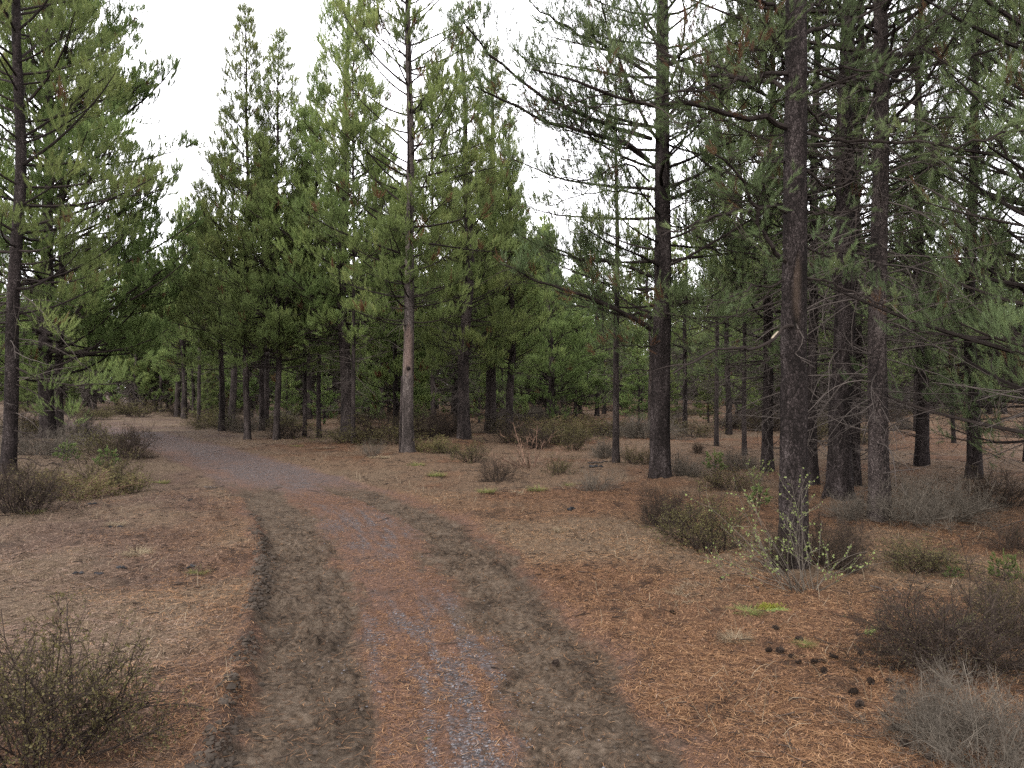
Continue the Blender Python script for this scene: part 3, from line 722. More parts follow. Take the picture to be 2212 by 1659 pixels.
LIMBS_A = [   # conv, path, depth at the trunk and at the tip, radii, foliage, dead twigs per metre
 (z3, [(700, 190), (640, 100), (560, 40), (470, -10), (330, -90)], 0, -.5, .026, .010, FOL_A, 3),
 (z3, [(785, 215), (900, 180), (1120, 118), (1290, 20), (1400, -70)], 0, .5, .022, .009, FOL_A, 4),
 (z3, [(790, 90), (860, 30), (930, -40), (1010, -140)], 0, .9, .013, .006, FOL_B, 4),
 (z3, [(690, 478), (560, 480), (450, 520), (300, 545), (150, 580), (0, 590), (-170, 640)], 0, -.9, .020, .007, FOL_A, 4),
 (z3, [(690, 590), (590, 545), (370, 508), (180, 490), (0, 450), (-60, 400), (-150, 290), (-240, 150), (-300, 20)], .05, .9, .024, .008, FOL_A, 3),
 (z3, [(680, 830), (560, 790), (400, 758), (260, 745), (60, 680), (-150, 670), (-310, 660), (-510, 600), (-730, 510), (-970, 450)], 0, -1.3, .026, .007, FOL_A, 3),
 (z3, [(790, 612), (1000, 545), (1180, 460), (1340, 350), (1500, 230), (1700, 110), (1860, 20)], 0, .4, .014, .006, FOL_B, 5),
 (z3, [(800, 470), (960, 450), (1100, 452), (1330, 500), (1560, 540)], 0, -.8, .014, .005, FOL_A, 5),
 (z3, [(800, 690), (880, 770), (960, 860), (1080, 905), (1230, 910)], 0, .5, .014, .005, FOL_B, 6),
 (z3, [(800, 860), (900, 880), (1040, 910), (1200, 905), (1500, 918), (1740, 935), (1960, 900), (2212, 845)], 0, -.7, .015, .009, FOL_A, 5),
 (z3, [(690, 1385), (560, 1330), (400, 1350), (280, 1385), (150, 1420), (0, 1480), (-150, 1540)], 0, -.9, .017, .006, FOL_B, 6),
 (z3, [(660, 1050), (560, 1045), (430, 1048), (300, 1010)], 0, .7, .009, .005, FOL_B, 6),
 (z3, [(800, 1100), (880, 1180), (970, 1205), (1090, 1160), (1180, 1090)], 0, .4, .014, .006, FOL_B, 6),
 (z3, [(795, 1385), (930, 1378), (1100, 1372), (1260, 1330)], 0, -.5, .011, .004, FOL_B, 7),
 (z3, [(800, 1600), (900, 1650), (1050, 1640), (1230, 1700)], 0, .6, .011, .004, FOL_B, 7),
 (z3, [(710, 1720), (600, 1640), (520, 1540), (480, 1400), (430, 1270), (375, 1150), (300, 1050), (210, 1000)], .0, -.7, .022, .007, FOL_A, 4),
 (z6, [(660, 160), (560, 180), (430, 215), (300, 280), (120, 330)], 0, -.7, .010, .004, FOL_B, 7),
 (z6, [(650, 290), (540, 320), (400, 380), (230, 430), (60, 520)], 0, .5, .009, .004, None, 7),
 (z6, [(810, 145), (950, 165), (1040, 220), (1200, 280), (1350, 330)], 0, -.4, .012, .005, FOL_B, 7),
 (z6, [(810, 560), (900, 590), (980, 690), (1000, 800)], 0, -.3, .006, .003, None, 6),
 (z6, [(660, 640), (600, 640), (520, 700), (470, 780)], 0, -.4, .005, .003, None, 6),
]
for cv, path, d0, d1, r0, r1, fol, dd in LIMBS_A:
    m = len(path); pts = [pt(*cv(*p), dA + d0 + (d1 - d0) * i / (m - 1)) for i, p in enumerate(path)]
    limb(tA, pts, r0, r1, rng, fol, dd)
path = [(712, 452), (660, 460), (600, 522), (560, 560), (450, 600), (380, 594), (270, 598), (170, 622), (60, 690), (-60, 760)]
pts = [pt(*z6(*p), dA - .08 - .07 * i) for i, p in enumerate(path)]
bl = limb(tA, pts, .017, .007, rng, None, 7, label='broken drooping limb with a pale bare patch', twig=TWIG)
wd = Geo(); w0 = spline(pts, 40)[7:12] - np.array(tA.location)
wd.tubes(w0, np.array([.0175, .021, .0205, .020, .016]), 8, 0, .7); link('wound', wd.mesh('wound', [WOUND]), bl)
path = [(735, 440), (765, 500), (772, 570), (740, 640), (790, 690)]
limb(tA, [pt(*z6(*p), dA - .16) for p in path], .006, .003, rng, None, 3, twig=TWIG_GREY)
placed.append((xA, yA))

# --- thick lichen-grey pine
rng = np.random.default_rng(77)
dT = 13.6; xT, yT = (1426 - CX) * dT / F, dT
tT = thing('pine_tree', 'thick grey-barked pine with long limbs reaching over the clearing', 'pine tree', (xT, yT, gz(xT, yT) - .02))
gT, cenT, radT = trunk_geo(15, .168, rng, 32, .06, wob=.03, rough=.06, flare=.28)
link('trunk', gT.mesh('trunk', [BARK_DARK]), tT)
gc = Geo()
z, az = whorls(rng, 2.9, 14.6, .42, 5); t = np.clip((z - 2.9) / 11.7, 0, 1)
L = 3.2 * (1 - t) ** .6 * np.minimum(1, .6 + t * 2) * rng.uniform(.6, 1.15, len(z)) + .15; el = np.radians(-2 + 50 * t + rng.normal(0, 8, len(z)))
D = np.stack([np.cos(el) * np.cos(az), np.cos(el) * np.sin(az), np.sin(el)], -1)
P1 = grow(cenT(z) + D * .08, D, L, 8, .35, .18, rng); R1 = .006 + .009 * L
gc.tubes(P1, R1[:, None] * np.linspace(1, .25, 8), 5, 0, rng.random(len(L)) * .6)
foliage(gc, P1, L, R1, rng, c2=14, c3=13, K=44, nl=.07, nw=.0055, live=.85, tone=(.25, .75), brown=.04)
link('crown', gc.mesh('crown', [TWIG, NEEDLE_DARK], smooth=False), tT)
FOL_T = dict(c2=20, s0=.12, l2=.46, c3=13, l3=(.1, .24), K=46, nl=.062, nw=.0045, live=.97, tone=(.25, .7), brown=.04, shoot_len=(.08, .17), bare=.35, wander=.28, up=.35)
FOL_T2 = dict(FOL_T, brown=.15, live=.7)
for cv, path, d1, r0, r1, fol, dd in [
 (z2, [(1990, 1040), (1900, 960), (1840, 930), (1700, 890), (1500, 830), (1300, 770), (1150, 700), (1000, 620), (920, 590), (860, 560)], -1.0, .045, .010, FOL_T, 1),
 (z2, [(2010, 900), (1850, 850), (1700, 800), (1540, 740), (1250, 580), (1100, 470), (950, 340), (850, 240), (790, 140)], -1.6, .042, .010, FOL_T, 1),
 (z2, [(2000, 480), (1850, 385), (1750, 330), (1650, 270), (1500, 190), (1400, 140), (1300, 80), (1200, -20)], -1.2, .036, .010, FOL_T, 1),
 (z2, [(2000, 1275), (1900, 1250), (1780, 1245), (1650, 1250), (1500, 1285), (1390, 1330)], .9, .022, .008, FOL_T2, 3),
 (z2, [(2000, 1180), (1850, 1060), (1700, 1120), (1540, 1165), (1400, 1160), (1290, 1130)], -.6, .020, .007, FOL_T, 3),
 (z5, [(2010, 478), (1900, 400), (1750, 328), (1600, 270), (1500, 232), (1300, 170), (1180, 120), (1060, 60)], -1.1, .045, .010, FOL_T2, 3),
 (z5, [(2010, 400), (1930, 375), (1830, 390), (1700, 345), (1580, 330), (1440, 330)], .8, .030, .008, FOL_T2, 4),
 (z5, [(2010, 135), (1900, 90), (1750, 50), (1600, 20), (1450, -10), (1330, -80)], -.9, .032, .009, FOL_T, 3),
 (z5, [(2010, 590), (1900, 575), (1780, 590), (1640, 610)], -.8, .012, .005, FOL_T2, 6),
 (z5, [(2010, 740), (1900, 735), (1800, 735), (1650, 745)], .5, .008, .004, None, 6),
 (z2, [(2090, 1010), (2130, 880), (2212, 850), (2300, 800)], -.8, .022, .007, FOL_T, 3),
 (z2, [(2095, 1260), (2212, 1180), (2330, 1130), (2450, 1050)], .7, .018, .006, FOL_T, 4),
 (z2, [(2100, 1400), (2170, 1340), (2280, 1300), (2400, 1260)], -.9, .016, .006, FOL_T, 4),
 (z5, [(2120, 330), (2200, 310), (2330, 270), (2450, 200)], -.5, .018, .006, FOL_T, 5),
 (z5, [(2120, 480), (2190, 520), (2260, 620), (2280, 720)], -.8, .010, .004, None, 6),
 (z5, [(2120, 880), (2160, 830), (2230, 790)], -.7, .007, .003, None, 6)]:
    m = len(path); pts = [pt(*cv(*p), dT + d1 * i / (m - 1)) for i, p in enumerate(path)]
    limb(tT, pts, r0, r1, rng, fol, dd)
placed.append((xT, yT))

# --- pine with a pale scar on its trunk, and the dead pole beside it
x, y = at(882, 979)
sc = pine('scarred', 131, 16.5, .145, 3.3, 2.2, .40, 5, .6, K=28, nl=.075, nw=.008, c2=7, c3=8, thin=.15, live=.85, brown=.04, dead_n=16, dead_z=2.4, bark_m=BARK_PALE, sides=24, step=.07,
   tr=dict(wob=.05, rough=.07, scars=[(-1.7, 1.0, 2.05, 3.15, .85)], holes=[(-1.55, .35, 2.1, .07)], lean=(-.002, 0)))
sO = plant_pine(sc, 'pale-trunked pine with a bare reddish scar and knot above the verge', x, y, rz=0)
gk = Geo(); kz = 2.12
gk.tubes(np.array([[.02, -.10, kz - .02], [.03, -.165, kz], [.04, -.20, kz + .03]]), np.array([.06, .045, .012]), 9, 0, .4); link('knot', gk.mesh('knot', [BARK_DARK]), sO)
gk = Geo(); gk.tubes(np.array([[-.07, -.06, 3.0], [-.10, -.10, 3.12], [-.105, -.11, 3.3]]), np.array([.022, .018, .004]), 6, 0, .4); link('stub', gk.mesh('stub', [WOUND]), sO)
for path in ([(2.25, 4.6, .25, .9), 0], [(3.3, 3.4, -.3, 1.3), 1]):
    pass
placed.append((x, y))
x2, y2 = at(864, 975)
g = Geo(); g.tubes(np.array([[0, 0, -.05], [.015, .02, .8], [.03, .05, 1.5], [.035, .12, 2.0]]), np.array([.035, .032, .028, .02]), 8, 0, .5)
tag(link('dead_pole', g.mesh('dead_pole', [BARK]), None, (x2, y2, gz(x2, y2))), 'short dead pole leaning beside the scarred pale-trunked pine', 'dead tree')

# --- pines left of the road
x, y = at(16, 1026)
pl = pine('roadside', 141, 16, .125, 3.0, 2.2, .46, 5, .6, K=32, nl=.07, nw=.0055, c2=6, c3=8, thin=.25, dead_n=46, dead_z=.5, dead_L=(.6, 2.0), brown=.03, tr=dict(lean=(.022, 0)), sides=20, step=.1, bark_m=BARK_DARK)
o = plant_pine(pl, 'slim dark pine at the left edge of the picture leaning slightly over', x, y)
rng = np.random.default_rng(143)
FOL_L = dict(c2=12, s0=.25, l2=.34, c3=12, K=34, nl=.07, nw=.005, live=.8, tone=(.3, .8), brown=.03, wander=.25)
def z4(a, b): return (a / 2.212) * .7373, (750 + b / 2.212) * .7373
for path, d1, r0, r1, fol, dd in [
 ([(90, 715), (160, 750), (280, 790), (450, 832), (620, 834), (760, 830), (850, 800)], -.4, .022, .007, FOL_L, 2),
 ([(80, 150), (210, 155), (350, 172), (470, 165), (620, 110), (700, 50)], .8, .020, .006, FOL_L, 2),
 ([(90, 330), (170, 345), (300, 430), (470, 540)], -.8, .014, .005, FOL_L, 3),
 ([(80, 820), (200, 880), (300, 940), (400, 1010), (450, 1025), (490, 1090)], -.6, .012, .004, FOL_L, 3),
 ([(80, 1130), (190, 1150), (300, 1200), (420, 1270), (500, 1360)], -.9, .014, .004, None, 6),
 ([(90, 1310), (200, 1320), (280, 1360), (340, 1340), (440, 1370)], -.7, .010, .003, None, 5)]:
    m = len(path); limb(o, [pt(*z4(*p), 15 + d1 * i / (m - 1)) for i, p in enumerate(path)], r0, r1, rng, fol, dd, needle_m=NEEDLE)
placed.append((x, y))
bp = pine('broad', 151, 18.5, .21, 1.9, 4.3, .44, 6, .72, K=34, nl=.085, nw=.0095, c2=7, c3=8, l2=.40, l3=(.12, .26), lowfill=.72, dead_n=30, tone=(.25, .7), brown=.02, elev=(-2, 50), sides=20, step=.15, bark_m=BARK_DARK)
x, y = at(105, 957)
plant_pine(bp, 'broad tall pine filling the left of the sky, thick trunk behind brush', x, y, rz=.6); placed.append((x, y))
x, y = at(130, 950)
plant_pine(PK['open'], 'second trunk close against the broad tall pine left of the road', x, y, 14, .13, 2.0); placed.append((x, y))

# --- rough-barked pine and the pale-barked pine among dead grey limbs
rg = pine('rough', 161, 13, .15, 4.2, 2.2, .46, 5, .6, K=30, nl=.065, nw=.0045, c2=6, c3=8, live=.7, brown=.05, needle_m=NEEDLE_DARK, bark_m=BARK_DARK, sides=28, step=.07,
          dead_n=120, dead_z=.5, dead_L=(.5, 1.6), tr=dict(rough=.11, flare=.4))
x, y = at(1812, 1092)
plant_pine(rg, 'rough-barked dark pine with grey dead twigs, right behind the forked pine', x, y, rz=1.0); placed.append((x, y))
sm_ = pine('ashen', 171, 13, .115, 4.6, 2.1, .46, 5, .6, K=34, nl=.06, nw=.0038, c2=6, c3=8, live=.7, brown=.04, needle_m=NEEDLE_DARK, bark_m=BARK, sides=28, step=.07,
          dead_n=140, dead_z=.3, dead_L=(.6, 1.9), tr=dict(rough=.06, lean=(.004, 0)))
x, y = at(1900, 1135)
plant_pine(sm_, 'ash-grey slim pine ringed by curled dead twigs and brush at its base', x, y, rz=2.2); placed.append((x, y))
# --- overhanging pines whose trunks stand just outside the picture
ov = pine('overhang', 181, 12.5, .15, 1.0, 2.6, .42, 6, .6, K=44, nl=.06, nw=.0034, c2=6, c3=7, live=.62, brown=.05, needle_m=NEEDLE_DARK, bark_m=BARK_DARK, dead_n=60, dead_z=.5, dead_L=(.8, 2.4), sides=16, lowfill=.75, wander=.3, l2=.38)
plant_pine(ov, 'pine whose dark boughs hang in from the right edge of the picture', 6.5, 8.2, rz=.4); placed.append((6.5, 8.2))
plant_pine(ov, 'low-boughed pine at the right border behind the dark grey brush', 8.6, 12.0, 12, .14, rz=2.9); placed.append((8.6, 12.0))

# ------------------------------------------------------------------ the forest behind
SKY_U = [-100, 285, 300, 330, 350, 380, 430, 462, 490, 520, 540, 560, 590, 615, 632, 655, 690, 760, 960, 985, 1010, 1060, 1115, 1200, 1500, 1560, 2300]
SKY_V = [-300, -200, 405, 430, 390, 355, 338, 280, 190, 140, 130, 160, 160, 200, 290, 220, 230, 230, 200, 180, 200, 240, 300, 340, 340, 260, 200]
rng = np.random.default_rng(9)
pts_f = []; tries = 0
while len(pts_f) < 235 and tries < 60000:
    tries += 1
    y = 28 + (rng.random() ** .75) * 82; x = rng.uniform(-.70, .72) * y + rng.normal(0, 1)
    u = CX + x * F / y
    if y < 46 and XL(np.array(y)) - 2.5 < x < XR(np.array(y)) + 3: continue
    if 140 < u < 440 and y < 58: continue
    if u < 300 and rng.random() < .35: continue
    if 860 < u < 1280 and y < 38: continue
    if any((x - a) ** 2 + (y - b) ** 2 < 2.0 ** 2 for a, b in placed): continue
    if any((x - a[0]) ** 2 + (y - a[1]) ** 2 < 2.2 ** 2 for a in pts_f): continue
    pts_f.append((x, y))
ZL = [(250, 'pine of the thin far stand beyond the left side of the bend', 'far pines beyond the bend'),
      (700, 'pine of the dim far stand behind the roadside row', 'far pines behind the roadside row'),
      (1250, 'pine deep in the green stand behind the scarred pine', 'far pines behind the scarred pine'),
      (1640, 'pine deep in the shade behind the thick grey pine', 'far pines behind the thick grey pine'),
      (9999, 'pine deep in the dark stand at the right', 'far pines of the dark stand')]
for x, y in pts_f:
    u = CX + x * F / y
    vs = np.interp(u, SKY_U, SKY_V)
    Hm = top_h(vs, y) * .97
    H = min(rng.uniform(9.5, 15.5), Hm) if y < 75 else min(rng.uniform(11, 17), Hm)
    H = max(H, 4.5)
    kd = rng.choice(['far_a', 'far_b', 'far_c', 'far_d'] if u < 1300 else ['far_b', 'far_d', 'far_c', 'dusky2', 'dusky'], p=[.36, .22, .32, .10] if u < 1300 else [.28, .16, .34, .12, .10])
    if H < 7: kd = 'far_c'
    z = next(z for z in ZL if u < z[0])
    plant_pine(PK[kd], z[1], x, y, H, None, rng.random() * 6.28, z[2], (rng.normal(0, .012), rng.normal(0, .012)), wide=rng.uniform(.85, 1.2) * max(1, .75 * PK[kd]['H'] / H))
# wood farther off that reads as one mass
g = Geo(); gn = 0
for i in range(380):
    y = rng.uniform(104, 175); x = rng.uniform(-.75, .75) * y
    u = CX + x * F / y
    Hm = min(top_h(np.interp(u, SKY_U, SKY_V) + 30, y), rng.uniform(11, 17)); z0 = float(base_h(np.array(x), np.array(y)))
    if 150 < u < 340 and rng.random() < .6: continue
    g.tubes(np.array([[x, y, z0 - .2], [x, y, z0 + Hm * .5], [x, y, z0 + Hm]]), np.array([.16, .12, .02]), 5, 0, .3)
    n = 520; t = rng.random(n) ** 1.6; r = 2.2 * (1 - t) ** .8 * rng.random(n) ** .5; a = rng.random(n) * 6.28
    p = np.stack([x + r * np.cos(a), y + r * np.sin(a), z0 + .1 + (Hm - .1) * t], -1)
    d = unit(np.stack([np.cos(a), np.sin(a), np.full(n, .6)], -1))
    needles(g, p, d, np.full(n, .5), np.full(n, .45) + rng.normal(0, .12, n), 3, .42, .16, rng)
tag(link('distant_woods', g.mesh('distant_woods', [TWIG, NEEDLE], False)), 'distant pine wood closing the view behind the trunks', 'woods', kind='stuff')

# ------------------------------------------------------------------ shrubs
def shrub(name, seed, stems=26, spread=.9, hgt=.55, c2=11, c3=10, l3=(.05, .16), r=.0045, wander=.30, curl=.5, leaf=None, leaf_n=0, leaf_s=.012, stem_m=None, bare=.2, tone=(.2, .8), l2=.5, low=.15):
    """a metre-wide shrub: forking stems, fine twigs and, on some, small leaves"""
    rng = np.random.default_rng(seed); stems = int(stems * 1.25); wander *= 1.25; c2 *= 1.35; c3 *= 1.25; leaf_n = int(leaf_n * 1.5)
    az = rng.random(stems) * 6.28; el = np.radians(np.clip(rng.normal(48, 22, stems), 6, 88))
    D = np.stack([np.cos(el) * np.cos(az), np.cos(el) * np.sin(az), np.sin(el)], -1)
    L = 1 / np.sqrt((np.cos(el) / (spread * .5)) ** 2 + (np.sin(el) / hgt) ** 2) * rng.uniform(.5, 1.2, stems) * (1 + .35 * (rng.random(stems) < .1))
    rr = rng.random(stems) ** .7 * spread * low
    P0 = np.stack([rr * np.cos(az), rr * np.sin(az), np.full(stems, -.03)], -1)
    P1 = grow(P0, D, L + .03, 7, curl * (1 - np.sin(el)), wander, rng)
    P1[:, :, 2] = np.maximum(P1[:, :, 2], np.linspace(-.03, .03, 7))
    g = Geo(); g.tubes(P1, np.full((stems, 1), r) * np.linspace(1.1, .4, 7) * rng.uniform(.6, 1.3, (stems, 1)), 4, 0, rng.random(stems))
    i2, s, p2, t2 = sprout(P1, L, c2, bare, 1, rng, 2)
    L2 = np.maximum(L[i2] * l2 * (1.2 - s) * rng.uniform(.5, 1.2, len(s)), .06)
    P2 = grow(p2, side_dirs(t2, np.radians(rng.uniform(20, 55, len(s))), rng, 1.2), L2, 4, .35, wander * 1.1, rng)
    P2[:, :, 2] = np.maximum(P2[:, :, 2], .01)
    g.tubes(P2, np.full((len(s), 1), r * .45) * np.linspace(1, .5, 4), 3, 0, rng.random(len(s)))
    i3, s3, p3, t3 = sprout(P2, L2, c3, .1, 1, rng, 1)
    L3 = rng.uniform(*l3, len(s3))
    P3 = grow(p3, side_dirs(t3, np.radians(rng.uniform(20, 60, len(s3))), rng, 1.2), L3, 3, .3, wander, rng)
    g.tubes(P3, np.full((len(s3), 1), r * .26) * np.linspace(1, .6, 3), 3, 0, rng.random(len(s3)))
    st = g.mesh(name + '_stem', [stem_m or STEM_DARK], False); lf = None
    if leaf_n:
        idx = np.repeat(np.arange(len(s3)), leaf_n); f = rng.random(len(idx))
        p, t = along(P3, idx, f)
        d = side_dirs(t, np.radians(rng.uniform(20, 80, len(idx))), rng, 1.5)
        sd = unit(np.cross(d, rng.normal(0, 1, d.shape))); l = leaf_s * rng.uniform(.6, 1.4, len(idx))
        V = np.stack([p, p + d * (l * .55)[:, None] + sd * (l * .38)[:, None], p + d * l[:, None], p + d * (l * .55)[:, None] - sd * (l * .38)[:, None]], 1).reshape(-1, 3)
        q = Geo(); q.add(V, np.arange(len(V)).reshape(-1, 4), 0, np.repeat(np.clip(rng.uniform(*tone, len(idx)), 0, 1), 4)); lf = q.mesh(name + '_foliage', [leaf], False)
    return st, lf
SK = {}
SK['brush'] = shrub('brush', 1, 34, 1, .55, leaf=LEAF_OLIVE, leaf_n=3, leaf_s=.016)
SK['brush2'] = shrub('brush2', 2, 30, 1, .60, leaf=LEAF_OLIVE, leaf_n=4, leaf_s=.016, wander=.36)
SK['tangle'] = shrub('tangle', 3, 46, 1, .50, c2=14, c3=12, wander=.42, l2=.6, leaf=LEAF_OLIVE, leaf_n=1, leaf_s=.012, tone=(0, .4))
SK['tangle2'] = shrub('tangle2', 4, 40, 1, .55, c2=13, c3=12, wander=.45, l2=.6, leaf=LEAF_OLIVE, leaf_n=1, leaf_s=.012, tone=(0, .3))
SK['grey'] = shrub('grey', 5, 60, 1, .6, c2=10, c3=9, wander=.14, r=.0032, stem_m=STEM_GREY, l2=.4)
SK['greytangle'] = shrub('greytangle', 6, 70, 1, .5, c2=14, c3=12, wander=.38, r=.0036, stem_m=STEM_GREY, l2=.6)
SK['olive'] = shrub('olive', 7, 40, 1, .5, c2=12, c3=10, wander=.25, leaf=LEAF_OLIVE, leaf_n=5, leaf_s=.02, tone=(.4, 1), stem_m=STEM_RED)
SK['rod'] = shrub('rod', 8, 26, 1, 1.0, c2=5, c3=5, wander=.13, r=.006, curl=.3, l2=.35, stem_m=STEM_RED, bare=.35)
SK['near'] = shrub('near', 9, 40, 1, .6, c2=17, c3=18, l3=(.03, .09), wander=.40, r=.0042, leaf=LEAF_OLIVE, leaf_n=4, leaf_s=.009, tone=(.3, .9), l2=.55)
SK['neartangle'] = shrub('neartangle', 10, 80, 1, .52, c2=22, c3=20, l3=(.03, .10), wander=.42, r=.0034, l2=.6, leaf=LEAF_OLIVE, leaf_n=1, leaf_s=.007, tone=(0, .4))
SK['neargrey'] = shrub('neargrey', 11, 90, 1, .52, c2=20, c3=18, l3=(.03, .10), wander=.46, r=.0028, stem_m=STEM_GREY, l2=.6)
def put_shrub(kd, u, v, w, h, label, rz=None, group=None, tilt=(0, 0)):
    x, y = at(u, v); wm = w * y / F * (1.22 if v < 1500 else 1.0); hm = h * y / F * (1.12 if v < 1500 else 1.0)
    st, lf = SK[kd]
    base = {'brush': .55, 'brush2': .6, 'tangle': .5, 'tangle2': .55, 'grey': .6, 'greytangle': .5, 'olive': .5, 'rod': 1.0, 'near': .6, 'neartangle': .52, 'neargrey': .52}[kd]
    o = thing('shrub', label, 'shrub', (x, y, gz(x, y)), rs.random() * 6.28 if rz is None else rz, (wm, wm, hm / base), group)
    o.rotation_euler[0], o.rotation_euler[1] = tilt
    link('stem', st, o)
    if lf: link('foliage', lf, o)
    return o
rs = np.random.default_rng(3)
SHRUBS = [
 ('near', 75, 1650, 520, 360, 'large dark bush with tiny olive leaves in the bottom left corner', .4),
 ('tangle', 55, 1108, 210, 95, 'low blackish bush at the left border below the slim pine', None),
 ('olive', 175, 1070, 170, 48, 'olive-yellow low bush between the blackish bush and the road verge', None),
 ('brush', 60, 1065, 180, 62, 'olive bush at the foot of the slim left pine', None),
 ('brush2', 230, 1040, 120, 70, 'small bush with a leaning dark stem on the left verge', None),
 ('brush', 285, 1062, 80, 48, 'small olive tuft bush close to the road edge', None),
 ('tangle2', 278, 992, 100, 72, 'dark upright bush at the inner bend of the road', None),
 ('brush2', 225, 988, 100, 64, 'greenish bush joined to the dark upright one at the bend', None),
 ('grey', 185, 965, 80, 40, 'pale grassy bush behind the bend bushes', None),
 ('greytangle', 95, 985, 160, 55, 'grey dead brush below the broad left pine', None),
 ('brush', 295, 902, 110, 38, 'round dark bush under the joined far trunks', None),
 ('brush2', 205, 908, 70, 28, 'small low bush beside the far grey trunk', None),
 ('neartangle', 1430, 1138, 100, 74, 'dark bush leaning at the road side of a leafier bush', None),
 ('near', 1530, 1190, 200, 125, 'wide dark bush with olive tops before the forked pine', None),
 ('neartangle', 1795, 1240, 125, 105, 'dark twiggy bush right beside the forked pine', None),
 ('tangle', 1690, 1245, 100, 85, 'black low bush hiding the foot of the forked pine', None),
 ('near', 1970, 1232, 170, 72, 'sparse spreading bush in front of the grey brush pile', None),
 ('neartangle', 2075, 1450, 340, 175, 'large blackish tangled bush at the right border', 1.0),
 ('near', 2205, 1390, 210, 160, 'dark bush with bent long twigs cut by the right border', 2.0),
 ('neargrey', 2150, 1668, 430, 205, 'big grey dead brush in the bottom right corner', .3),
 ('neargrey', 2030, 1600, 200, 130, 'small grey brush spreading on needles before the big grey one', 1.3),
 ('greytangle', 1960, 1142, 170, 90, 'grey brush pile around the ash-grey pine', None),
 ('greytangle', 2060, 1132, 170, 80, 'reddish-grey brush past the ash-grey pine', None),
 ('tangle', 2150, 1105, 160, 80, 'dark brush before the shaded low-branched pine', None),
 ('tangle2', 2190, 1195, 120, 60, 'low dark bush at the right border above the sparse bush', None),
 ('grey', 1283, 1062, 90, 46, 'fine pale grey bush out in the middle of the clearing', None),
 ('tangle2', 1072, 1036, 72, 50, 'dark bush with upright twigs at the clearing front', None),
 ('brush', 1018, 1002, 74, 46, 'olive bush behind the dark upright twigged one', None),
 ('rod', 1140, 1012, 125, 84, 'tall bush of thin reddish rods with bare stems', None),
 ('tangle', 1160, 965, 80, 45, 'dark round bush behind the reddish rods', None),
 ('brush2', 1205, 1026, 60, 40, 'small bush right of the reddish rods', None),
 ('brush', 1238, 970, 70, 50, 'bushy clump halfway back in the clearing', None),
 ('greytangle', 1310, 985, 70, 36, 'thin grey twiggy bush near the lone thin pine', None),
 ('brush', 1368, 1006, 46, 40, 'upright small bush between the lone thin pine and thick grey pine', None),
 ('brush2', 1396, 1005, 40, 38, 'upright small bush touching the thick grey pine', None),
 ('greytangle', 1480, 1035, 90, 42, 'grey-brown brush just past the thick grey pine', None),
 ('brush', 1575, 1062, 110, 50, 'faded brush before the slender trunks', None),
 ('greytangle', 1600, 1020, 80, 40, 'grey brush between the slender trunks and the medium dark pine', None),
 ('tangle', 1508, 980, 32, 22, 'small round dark bush alone on the needle floor', None),
 ('grey', 803, 985, 50, 34, 'small pale bush at the verge before the scarred pine', None),
 ('olive', 930, 975, 80, 30, 'low grassy olive bush right of the scarred pine', None),
 ('brush2', 965, 978, 60, 32, 'low bush beside the grassy olive one', None),
 ('tangle2', 800, 945, 120, 58, 'dark brush behind the thick pair of trunks', None),
 ('tangle', 905, 950, 110, 58, 'dark brush right behind the scarred pine', None),
 ('tangle2', 955, 945, 100, 50, 'dark brush before the stout pine with blackened base', None),
 ('tangle', 620, 945, 90, 36, 'low dead brush beside the pale limbed roadside pine', None),
 ('greytangle', 520, 935, 80, 45, 'grey brush between two roadside pines', None),
 ('brush', 1115, 940, 110, 50, 'dark brush at the feet of the stout dark pines', None),
 ('olive', 1215, 945, 130, 36, 'olive brush along the far edge of the clearing', None),
 ('brush', 1300, 940, 130, 40, 'brown brush beyond the lone thin pine', None),
 ('greytangle', 1400, 945, 150, 46, 'brown brush beyond the thick grey pine', None),
 ('brush', 1500, 940, 120, 40, 'brown brush among the dim trunks', None),
 ('greytangle', 1185, 905, 120, 30, 'grey brush at the leaning grey trunk', None),
 ('greytangle', 1840, 1130, 100, 56, 'grey dead twigs piled before the rough-barked pine', None),
]
for kd, u, v, w, h, lab, rz in SHRUBS: put_shrub(kd, u, v, w, h, lab, rz)
# many small bushes farther in, alike
n = 0
while n < 120:
    y = rs.uniform(23, 70); x = rs.uniform(-.62, .64) * y; u = CX + x * F / y
    if XL(np.array(y)) - 1 < x < XR(np.array(y)) + 3: continue
    kd = rs.choice(['brush', 'tangle', 'greytangle', 'brush2', 'tangle2'])
    put_shrub(kd, u, HOR + CAM_H * F / y, rs.uniform(1.0, 2.4) * F / y, rs.uniform(.35, .75) * F / y, 'small brown bush far back under the pines', None, 'small bushes far back under the pines'); n += 1

# --- spring-green currant at the foot of the forked pine
rng = np.random.default_rng(12)
xc, yc = at(1735, 1282)
cu = thing('currant_bush', 'straggly currant bush with long grey stems and small bright green leaves', 'shrub', (xc, yc, gz(xc, yc)))
ns = 34
az = np.where(rng.random(ns) < .62, rng.normal(2.75, .55, ns), rng.random(ns) * 6.28); el = np.radians(np.clip(rng.normal(50, 18, ns), 12, 85))
D = np.stack([np.cos(el) * np.cos(az), np.cos(el) * np.sin(az), np.sin(el)], -1)
L = rng.uniform(.45, 1.05, ns); P0 = np.stack([rng.normal(0, .05, ns), rng.normal(0, .04, ns), np.full(ns, -.02)], -1)
P1 = grow(P0, D, L, 8, -.25, .16, rng)
g = Geo(); g.tubes(P1, np.full((ns, 1), .0034) * np.linspace(1.1, .35, 8) * rng.uniform(.5, 1.2, (ns, 1)), 5, 0, rng.random(ns))
i2, s, p2, t2 = sprout(P1, L, 8, .35, 1, rng, 1)
